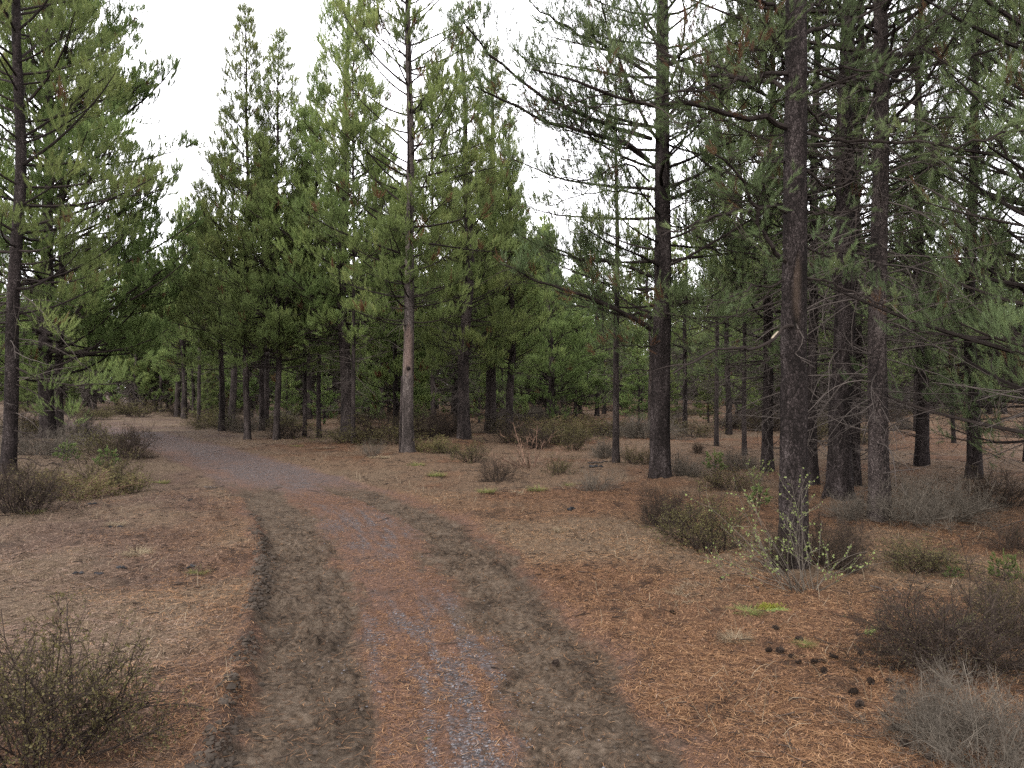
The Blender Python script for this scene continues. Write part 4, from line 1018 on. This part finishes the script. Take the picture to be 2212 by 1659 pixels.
L2 = rng.uniform(.08, .28, len(s)); P2 = grow(p2, side_dirs(t2, np.radians(rng.uniform(25, 60, len(s))), rng, 1), L2, 4, .2, .25, rng)
g.tubes(P2, np.full((len(s), 1), .0018) * np.linspace(1, .5, 4), 3, 0, rng.random(len(s)))
link('stem', g.mesh('stem', [STEM_GREY], False), cu)
def leaves(P, Lp, per, s0, size, rng, tone=(.1, 1)):
    i, f, p, t = sprout(P, Lp, per, s0, 1, rng, 1)
    d = side_dirs(t, np.radians(rng.uniform(30, 90, len(i))), rng, 1.5); sd = unit(np.cross(d, rng.normal(0, 1, d.shape))); l = size * rng.uniform(.5, 1.3, len(i))
    a = l[:, None]
    V = np.stack([p, p + d * a * .4 + sd * a * .42, p + d * a * .85 + sd * a * .3, p + d * a, p + d * a * .85 - sd * a * .3, p + d * a * .4 - sd * a * .42], 1).reshape(-1, 3)
    q = Geo(); q.add(V, np.arange(len(V)).reshape(-1, 6), 0, np.repeat(rng.uniform(*tone, len(i)), 6)); return q
link('foliage', leaves(P2, L2, 34, .2, .016, rng).mesh('foliage', [LEAF_LIGHT], False), cu)
# a second leafy one, behind, and its stems along the ground
def sprig_bush(u, v, w, h, label, seed):
    rng = np.random.default_rng(seed); x, y = at(u, v); ns = 12
    o = thing('currant_bush', label, 'shrub', (x, y, gz(x, y)))
    az = rng.random(ns) * 6.28; D = unit(np.stack([np.cos(az) * .45, np.sin(az) * .45, np.full(ns, 1.)], -1)); L = h * y / F * rng.uniform(.6, 1.1, ns)
    P1 = grow(np.zeros((ns, 3)), D, L, 6, 0, .2, rng); g = Geo(); g.tubes(P1, np.full((ns, 1), .004) * np.linspace(1, .4, 6), 4, 0, rng.random(ns))
    i2, s, p2, t2 = sprout(P1, L, 9, .3, 1, rng, 1); L2 = rng.uniform(.08, .22, len(s)); P2 = grow(p2, side_dirs(t2, np.radians(rng.uniform(25, 60, len(s))), rng, 1), L2, 4, .2, .25, rng)
    g.tubes(P2, np.full((len(s), 1), .002) * np.linspace(1, .5, 4), 3, 0, .5); link('stem', g.mesh('stem', [STEM_GREY], False), o)
    link('foliage', leaves(P2, L2, 26, .2, .026, rng).mesh('foliage', [LEAF_LIGHT], False), o)
sprig_bush(1632, 1064, 50, 62, 'small bright green leafy bush before the medium dark pine', 31)
sprig_bush(487, 934, 20, 48, 'yellow-green sapling shoots beside the reddish slim roadside pine', 32)

# ------------------------------------------------------------------ small pines
sd_ = pine('seedling', 191, .8, .012, .08, .34, .09, 4, .7, K=26, nl=.06, nw=.005, c2=6, c3=4, l3=(.04, .08), dead_n=0, minl2=.05, shoot_len=(.03, .07), tone=(.15, .6), sides=6, step=.1)
for u, v, H, lab in [(1545, 1030, .36, 'tiny green pine seedling in the brush past the thick grey pine'), (1640, 1100, .26, 'tiny dark green seedling at the road side of the forked pine'),
                     (232, 1010, .4, 'small yellow-green pine seedling behind the bend bushes on the left'), (2170, 1262, .22, 'bright green pine seedling near the right border'),
                     (2060, 1245, .12, 'tiny green seedling on needles behind the blackish tangled bush'), (145, 1005, .4, 'small bright seedling tip among the grey dead brush on the left')]:
    x, y = at(u, v); plant_pine(sd_, lab, x, y, H, None, rngp.random() * 6, name='pine_seedling')['category'] = 'seedling'

# ------------------------------------------------------------------ grass and moss
def tuft(name, seed, n, h, spread, mat, wd=.003, lie=.5):
    rng = np.random.default_rng(seed); az = rng.random(n) * 6.28; r = spread * rng.random(n) ** .6
    P0 = np.stack([r * np.cos(az) * .6, r * np.sin(az) * .6, np.full(n, -.01)], -1)
    a2 = az + rng.normal(0, .8, n); D = unit(np.stack([np.cos(a2) * lie, np.sin(a2) * lie, np.ones(n)], -1))
    L = h * rng.uniform(.5, 1.2, n); P = grow(P0, D, L, 5, -1.0, .18, rng)
    P[:, :, 2] = np.maximum(P[:, :, 2], np.linspace(-.01, .012, 5))
    sdv = unit(np.cross(D, UP) + 1e-4)[:, None] * (wd * np.array([1, 1, .8, .55, .1]))[None, :, None]
    V = np.stack([P - sdv, P + sdv], 2).reshape(-1, 3); i = np.arange(n * 10).reshape(n, 5, 2)
    q = np.stack([i[:, :-1, 0], i[:, :-1, 1], i[:, 1:, 1], i[:, 1:, 0]], -1).reshape(-1, 4)
    g = Geo(); g.add(V, q, 0, np.repeat(rng.random(n), 10)); return g.mesh(name, [mat], False)
TU = {'green': tuft('green_tuft', 1, 260, .15, .16, GRASS, .0016, 1.2), 'dry': tuft('dry_tuft', 2, 300, .20, .20, GRASS_DRY, .0014, .9), 'mixed': tuft('mixed_tuft', 3, 280, .16, .22, GRASS, .002, .9),
      'drywide': tuft('drywide_tuft', 4, 420, .16, .34, GRASS_DRY, .0016, 1.3)}
for kd, u, v, s, lab in [
 ('green', 1612, 1333, .75, 'flattened green grass tuft beside the yellow moss clump'), ('dry', 1590, 1385, .6, 'thin pale grass tuft nearer than the green one'),
 ('green', 1738, 1408, .45, 'thin green grass wisp among the pine cones'),
 ('drywide', 1530, 1275, 1.0, 'pale dry grass patch before the forked pine'), ('drywide', 1480, 1290, .8, 'pale dry grass wisps left of the larger dry patch'),
 ('mixed', 1160, 1062, 1.0, 'yellow-green grass tuft in the clearing'), ('mixed', 1050, 1068, .9, 'yellow grass spot on the needle floor near the road'),
 ('mixed', 1235, 1048, .8, 'pale green grass spot before the fine grey bush'), ('drywide', 1120, 1066, 1.1, 'bleached grass tuft between two greener ones'),
 ('dry', 1210, 1150, .6, 'dry reddish grass tuft at the right verge'), ('mixed', 945, 1030, 1.1, 'yellowish grass on the verge below the scarred pine'),
 ('mixed', 900, 1010, 1.1, 'short olive grass at the foot of the scarred pine'), ('mixed', 68, 1110, .9, 'yellow moss-like grass under the blackish bush'),
 ('dry', 300, 1200, .8, 'dry grass tuft on the left floor beside greyish lichen'), ('mixed', 430, 1235, .55, 'small yellowish tuft on the left floor nearest the road'),
 ('mixed', 345, 1035, 1.0, 'olive grass tuft at the inner road edge'), ('dry', 250, 1140, .7, 'sparse dead stalks on the left floor'),
 ('green', 922, 1590, .10, 'single green grass sprout in the middle strip of the road'), ('dry', 1700, 1190, .8, 'dry stalks beside the forked pine'),
 ('drywide', 700, 968, 1.3, 'dry grass on the far verge before the thick pair of trunks'), ('drywide', 820, 990, 1.2, 'bleached verge grass near the small pale bush'),
 ('mixed', 640, 963, 1.2, 'yellowish verge grass below the thin pines')]:
    x, y = at(u, v); o = thing('grass_tuft', lab, 'grass', (x, y, gz(x, y)), rs.random() * 6.28, s); link('blade', TU[kd], o); link_name = o.children
rng = np.random.default_rng(8)
x, y = at(1662, 1320)
g = Geo(); n = 420; p = rng.normal(0, 1, (n, 3)) * np.array([.045, .03, .016]); p[:, 2] = np.abs(p[:, 2])
needles(g, p, unit(rng.normal(0, 1, (n, 3)) + UP), np.full(n, .012), rng.random(n), 5, .018, .006, rng, mat=0)
tag(link('moss_clump', g.mesh('moss_clump', [MOSS], False), None, (x, y, gz(x, y))), 'bright yellow-green moss clump beside a green grass tuft', 'moss')

# green sprigs fallen from the pines
def sprig(seed):
    rng = np.random.default_rng(seed); P = grow(np.zeros((1, 3)), np.array([[1, .1, .05]]), np.array([.22]), 5, -.1, .12, rng); P[:, :, 2] = np.maximum(P[:, :, 2], .008)
    g = Geo(); g.tubes(P, np.full((1, 5), .003), 4, 0, .4); p, t = along(P, np.zeros(4, int), np.array([.25, .45, .65, .85])); needles(g, p, t, np.full(4, .06), np.full(4, .85), 60, .06, .0022, rng)
    return g.mesh('sprig', [TWIG, NEEDLE], False)
SPR = sprig(4)
for u, v, s, lab in [(1850, 1390, 1.2, 'green pine sprig lying on the needles left of the tangled bush'), (2040, 1425, 1.1, 'green pine sprig caught in the blackish tangled bush'), (1640, 1330, .8, 'green pine sprig lying across the flattened grass')]:
    x, y = at(u, v); o = link('pine_sprig', SPR, None, (x, y, gz(x, y) + (.10 if u == 2040 else .01))); o.scale = (s,) * 3; o.rotation_euler = (0, -.3 if u == 2040 else 0, rs.random() * .6); tag(o, lab, 'sprig')

# ------------------------------------------------------------------ cones
def cone_mesh(seed):
    rng = np.random.default_rng(seed); g = Geo(); n = 70
    for i in range(n):
        t = (i + .5) / n; a = i * 2.39996; z = t * .05; r = .017 * math.sin(math.pi * (.12 + .85 * t)) ** .8
        o = np.array([math.cos(a), math.sin(a), 0]); e = np.array([-math.sin(a), math.cos(a), 0]); d = unit(o + UP * (-.2 + .9 * t) + rng.normal(0, .12, 3))
        b = o * r * .35 + UP * z; tip = b + d * (.009 + r * .45); w = .0055
        up = np.cross(e, d) * .0022
        g.add([b - e * w * .5, b + e * w * .5, tip + e * w + up, tip + e * w * .4 + d * .004, tip - e * w * .4 + d * .004, tip - e * w + up], [[0, 1, 2, 5]], 0, rng.random())
        k0 = g.nv - 6; g.f.append((np.array([[k0 + 5, k0 + 2, k0 + 3, k0 + 4]], np.int32), 0))
    g.tubes(np.array([[0, 0, 0], [0, 0, .025], [0, 0, .05]]), np.array([.006, .011, .003]), 8, 0, .1)
    return g.mesh('pine_cone', [CONE_M], False)
CN = [cone_mesh(1), cone_mesh(2)]
def z8(a, b): return (1500 + a * .678) * .7373, (1500 + b * .678) * .7373
CZ = [(1120, 615, ''), (1145, 622, ''), (1200, 645, ''), (1250, 678, ''), (1266, 648, ''), (1295, 678, ''), (1355, 668, ''), (1348, 693, ''), (1410, 655, ''), (1228, 580, ''), (1128, 523, ''), (1456, 693, ''), (1515, 632, ''), (1670, 708, ''), (1490, 775, ''), (1545, 745, ''), (1565, 752, ''), (1662, 822, ''), (1702, 795, ''), (1502, 855, ''), (1640, 908, ''), (1645, 962, ''), (1735, 960, ''), (1780, 972, ''), (1815, 1085, ''), (1690, 1010, ''), (180, 655, ''), (705, 442, ''), (905, 305, ''), (1635, 748, '')]
for i, (a, b, _) in enumerate(CZ):
    x, y = at(*z8(a, b)); o = link('pine_cone', CN[i % 2], None, (x, y, gz(x, y) + .016)); o.rotation_euler = (R(70 + 40 * rs.random()), rs.random(), rs.random() * 6.28); o.scale = (rs.uniform(.65, .95),) * 3
    tag(o, 'dark open pine cone on the orange needles near the right brush', 'pine cone', 'pine cones on the needle floor')

# ------------------------------------------------------------------ lumps, sticks
_oct = np.array([[1, 0, 0], [-1, 0, 0], [0, 1, 0], [0, -1, 0], [0, 0, 1], [0, 0, -1]], float)
_of = [(0, 2, 4), (2, 1, 4), (1, 3, 4), (3, 0, 4), (2, 0, 5), (1, 2, 5), (3, 1, 5), (0, 3, 5)]
def _sub():
    V = [tuple(v) for v in _oct]; F_ = []; c = {}
    def mid(a, b):
        k_ = (min(a, b), max(a, b))
        if k_ not in c: V.append(tuple(unit(np.array(V[a]) + np.array(V[b])))); c[k_] = len(V) - 1
        return c[k_]
    for a, b, d in _of:
        x, y, z = mid(a, b), mid(b, d), mid(d, a); F_ += [(a, x, z), (x, b, y), (z, y, d), (x, y, z)]
    return np.array(V), np.array(F_)
LV, LF = _sub()
def lumps(P, size, rng, flat=.7, rough=.25):
    n = len(P); V = LV[None] * (1 + rng.normal(0, rough, (n, len(LV), 1))); sc = size[:, None] * rng.uniform(.6, 1.3, (n, 3)) * np.array([1, 1, flat])
    V = V * sc[:, None]; a = rng.random(n) * 6.28; c, s = np.cos(a)[:, None], np.sin(a)[:, None]
    V = np.stack([V[..., 0] * c - V[..., 1] * s, V[..., 0] * s + V[..., 1] * c, V[..., 2]], -1) + P[:, None]
    Fc = (LF[None] + (np.arange(n) * len(LV))[:, None, None]).reshape(-1, 3); return V.reshape(-1, 3), Fc, np.repeat(rng.random(n), len(LV))
rng = np.random.default_rng(21)
def scatter(n, y0, y1, rng, pw=1.6, xa=-.70, xb=.70):
    y = y0 + (y1 - y0) * rng.random(n) ** pw; x = (xa + (xb - xa) * rng.random(n)) * (y + .8); return x, y
x, y = scatter(60000, 2.8, 12, rng, 1.4, -.5, .5); Z, f = ground_fields(x, y); ok = rng.random(len(x)) < f['gravel'] * .8
x, y, Z = x[ok], y[ok], Z[ok]
V, Fc, tn = lumps(np.stack([x, y, Z + .003], -1), rng.uniform(.002, .007, len(x)), rng); g = Geo(); g.add(V, Fc, 0, tn)
tag(link('gravel', g.mesh('gravel', [STONE], False)), 'grey gravel showing through on the dirt road', 'gravel', kind='stuff')
y = 2.9 + 7.2 * rng.random(5200) ** 1.35; x = TL(y) - .36 - .05 * (noise(y * 1.3, y * 0, 5) - .5) + rng.normal(0, .052 + .012 * (y < 5), len(y)); Z, f = ground_fields(x, y)
ok = rng.random(len(x)) < np.clip(f['wet_and_shade'] * 2.2, .02, 1) * sstep(.42, .60, fbm(x * 4, y * 3, 49, 3)); V, Fc, tn = lumps(np.stack([x, y, Z + .002], -1)[ok], (.004 + .019 * rng.random(len(x)) ** 3)[ok], rng, .75, .16); g = Geo(); g.add(V, Fc, 0, tn * .7)
x, y = scatter(16000, 2.8, 9, rng, 1.2, -.5, .4); Z, f = ground_fields(x, y); ok = rng.random(len(x)) < f['mud'] * (.14 + .6 * f['wet_and_shade']); x, y, Z = x[ok], y[ok], Z[ok]
V, Fc, tn = lumps(np.stack([x, y, Z + .001], -1), .0025 + .011 * rng.random(len(x)) ** 4, rng, .7, .16); g.add(V, Fc, 0, tn)
tag(link('mud_crumbs', g.mesh('mud_crumbs', [CLOD], False)), 'crumbs of dark mud thrown up along the wheel tracks', 'mud', kind='stuff')
for u, v, s, lab in [(256, 1233, .045, 'largest charcoal chunk on the left floor'), (215, 1242, .03, 'flat charcoal piece next to the largest chunk'), (170, 1244, .035, 'charcoal chunk farthest from the road'),
                     (415, 1228, .032, 'dark clod on the left floor nearest the road'), (200, 1090, .05, 'dark clod near the olive low bush'), (1240, 1104, .07, 'dark bark heap alone on the orange needles'),
                     (1278, 1012, .09, 'dark rotten wood piece in the clearing'), (250, 1145, .05, 'dark rotten chip before the left bushes'), (410, 1090, .03, 'small dark clod at the inner road edge')]:
    x, y = at(u, v); n = 5; p = np.stack([rng.normal(0, s * .7, n), rng.normal(0, s * .5, n), np.full(n, s * .25)], -1)
    V, Fc, tn = lumps(p, np.full(n, s * .55), rng, .6, .3); g = Geo(); g.add(V, Fc, 0, tn)
    tag(link('dark_clod', g.mesh('dark_clod', [CHAR], False), None, (x, y, gz(x, y))), lab, 'clod')
for (ua, va), (ub, vb), r, lab in [((635, 928), (770, 940), .022, 'fallen dead branch lying behind the far verge'), ((1640, 1282), (1560, 1262), .007, 'thin dead stick on the needles before the currant bush'),
      ((440, 1052), (485, 1062), .012, 'short stick lying at the inner road edge'), ((1270, 1008), (1330, 1004), .02, 'dark fallen stick near the thin lone pine'), ((1880, 1270), (1950, 1290), .008, 'crooked stick on the floor before the sparse bush'),
      ((1540, 1010), (1600, 1030), .012, 'pale fallen stick in the brush behind the thick grey pine'), ((815, 1128), (842, 1120), .005, 'small stick on the far part of the left wheel track')]:
    A = np.array(at(ua, va)); B = np.array(at(ub, vb)); t = np.linspace(0, 1, 8)[:, None]; P = A * (1 - t) + B * t; P = P + rng.normal(0, .02, P.shape)
    Zs = ground_fields(P[:, 0], P[:, 1])[0] + r * .7; P = np.concatenate([P, Zs[:, None]], 1); o0 = P[0].copy(); g = Geo()
    g.tubes(P - o0, np.linspace(r, r * .4, 8), 6, 0, .4); Ln = np.array([np.linalg.norm(P[-1] - P[0])])
    i2, s, p2, t2 = sprout((P - o0)[None], Ln, 4, .2, .95, rng, 1); L2 = Ln[0] * rng.uniform(.1, .3, len(s)); Q = grow(p2, side_dirs(t2, np.full(len(s), .8), rng, .3), L2, 4, 0, .25, rng); g.tubes(Q, np.full((len(s), 4), r * .3), 3, 0, .5)
    tag(link('fallen_branch', g.mesh('fallen_branch', [TWIG_GREY]), None, o0), lab, 'branch')

# ------------------------------------------------------------------ loose twigs, bark flakes and dead stalks
rng = np.random.default_rng(61)
x, y = scatter(15000, 2.9, 24, rng, 1.3); Z, f = ground_fields(x, y)
ok = rng.random(len(x)) < (1 - .85 * f['road']) * sstep(.38, .62, fbm(x * 1.3, y * 1.3, 81, 3)); x, y, Z = x[ok], y[ok], Z[ok]; n = len(x)
a = rng.random(n) * 6.28; l = (.015 + .07 * rng.random(n) ** 3) * (1 + .03 * y); r_ = (.0010 + .0022 * rng.random(n) ** 2) * (1 + .06 * y)
D = np.stack([np.cos(a), np.sin(a), rng.normal(0, .12, n)], -1); C = np.stack([x, y, Z + .006 + r_], -1); b = rng.normal(0, .12, (n, 3)) * l[:, None] * np.array([1, 1, .3])
g = Geo(); g.tubes(np.stack([C - D * l[:, None], C + b, C + D * l[:, None]], 1), r_[:, None] * np.array([1, .9, .5]), 4, 0, rng.random(n))
tag(link('twig_litter', g.mesh('twig_litter', [STEM_DARK], False)), 'dark twigs and bark bits strewn over the needle floor', 'twigs', kind='stuff')
x, y = scatter(9000, 3.4, 40, rng, 1.2); Z, f = ground_fields(x, y)
ok = rng.random(len(x)) < (f['road'] < .2) * sstep(.50, .70, fbm(x * .9 + 4, y * .7, 82, 3)); x, y, Z = x[ok], y[ok], Z[ok]; n = len(x)
D = unit(np.stack([rng.normal(0, .45, n), rng.normal(0, .45, n), np.ones(n)], -1)); l = rng.uniform(.04, .17, n)
P = grow(np.stack([x, y, Z - .01], -1), D, l, 4, -.5, .3, rng); g = Geo(); g.tubes(P, (.0010 + .00012 * y)[:, None] * np.array([1.2, 1, .8, .4]), 3, 0, rng.random(n))
tag(link('dead_stalks', g.mesh('dead_stalks', [GRASS_DRY], False)), 'thin dead grass stalks scattered over the forest floor', 'grass', kind='stuff')

# ------------------------------------------------------------------ needle litter
N = 210000
x, y = scatter(N, 2.75, 12.5, rng, 1.45); Z, f = ground_fields(x, y)
den = np.where(f['mud'] > .3, .10, np.where(f['road'] > .5, .75 - .5 * f['gravel'], .95)) * (.35 + .65 * sstep(.35, .6, fbm(x * 2.5, y * 2.5, 71, 3)))
ok = rng.random(N) < den; x, y, Z = x[ok], y[ok], Z[ok]; f = {kk: vv[ok] for kk, vv in f.items()}; n = len(x)
a = rng.random(n) * 6.28; l = rng.uniform(.022, .034, n) * (1 + .02 * y); wd = .0010 * (1 + .10 * y); kink = rng.normal(0, .45, n); el = rng.normal(0, .16, n)
C = np.stack([x, y, Z + .003 + .006 * rng.random(n)], -1)
d1 = np.stack([np.cos(a), np.sin(a), np.abs(el)], -1); d2 = np.stack([np.cos(a + kink), np.sin(a + kink), -el * .5], -1)
s1 = np.stack([-np.sin(a), np.cos(a), 0 * a], -1) * wd[:, None]
V = np.stack([C - d1 * l[:, None] - s1 * .5, C - d1 * l[:, None] + s1 * .5, C - s1, C + s1, C + d2 * l[:, None] - s1 * .5, C + d2 * l[:, None] + s1 * .5], 1).reshape(-1, 3)
i = np.arange(n * 6).reshape(n, 6); q = np.concatenate([i[:, [0, 1, 3, 2]], i[:, [2, 3, 5, 4]]])
tn = np.clip(.55 + .30 * (noise(x * .8, y * .8, 72) - .5) + rng.normal(0, .2, n) - .10 * f['road'] + .15 * f['pale'], .02, 1)
old = rng.random(n) < np.clip(-.35 * (x + .3 * y) + .15 + (fbm(x * .8, y * .8, 73, 3) - .5) * 1.6, .06, .92) * (1 - .8 * f['road'])
for sel, nm, mt, lab in ((~old, 'needle_litter', LITTER, 'fallen orange pine needles strewn over the floor'), (old, 'old_needle_litter', LITTER_OLD, 'older faded brown pine needles strewn over the floor')):
    j = np.arange(sel.sum() * 6).reshape(-1, 6); q = np.concatenate([j[:, [0, 1, 3, 2]], j[:, [2, 3, 5, 4]]])
    g = Geo(); g.add(V.reshape(n, 6, 3)[sel].reshape(-1, 3), q, 0, np.repeat(tn[sel], 6))
    tag(link(nm, g.mesh(nm, [mt], False)), lab, 'needles', kind='stuff')
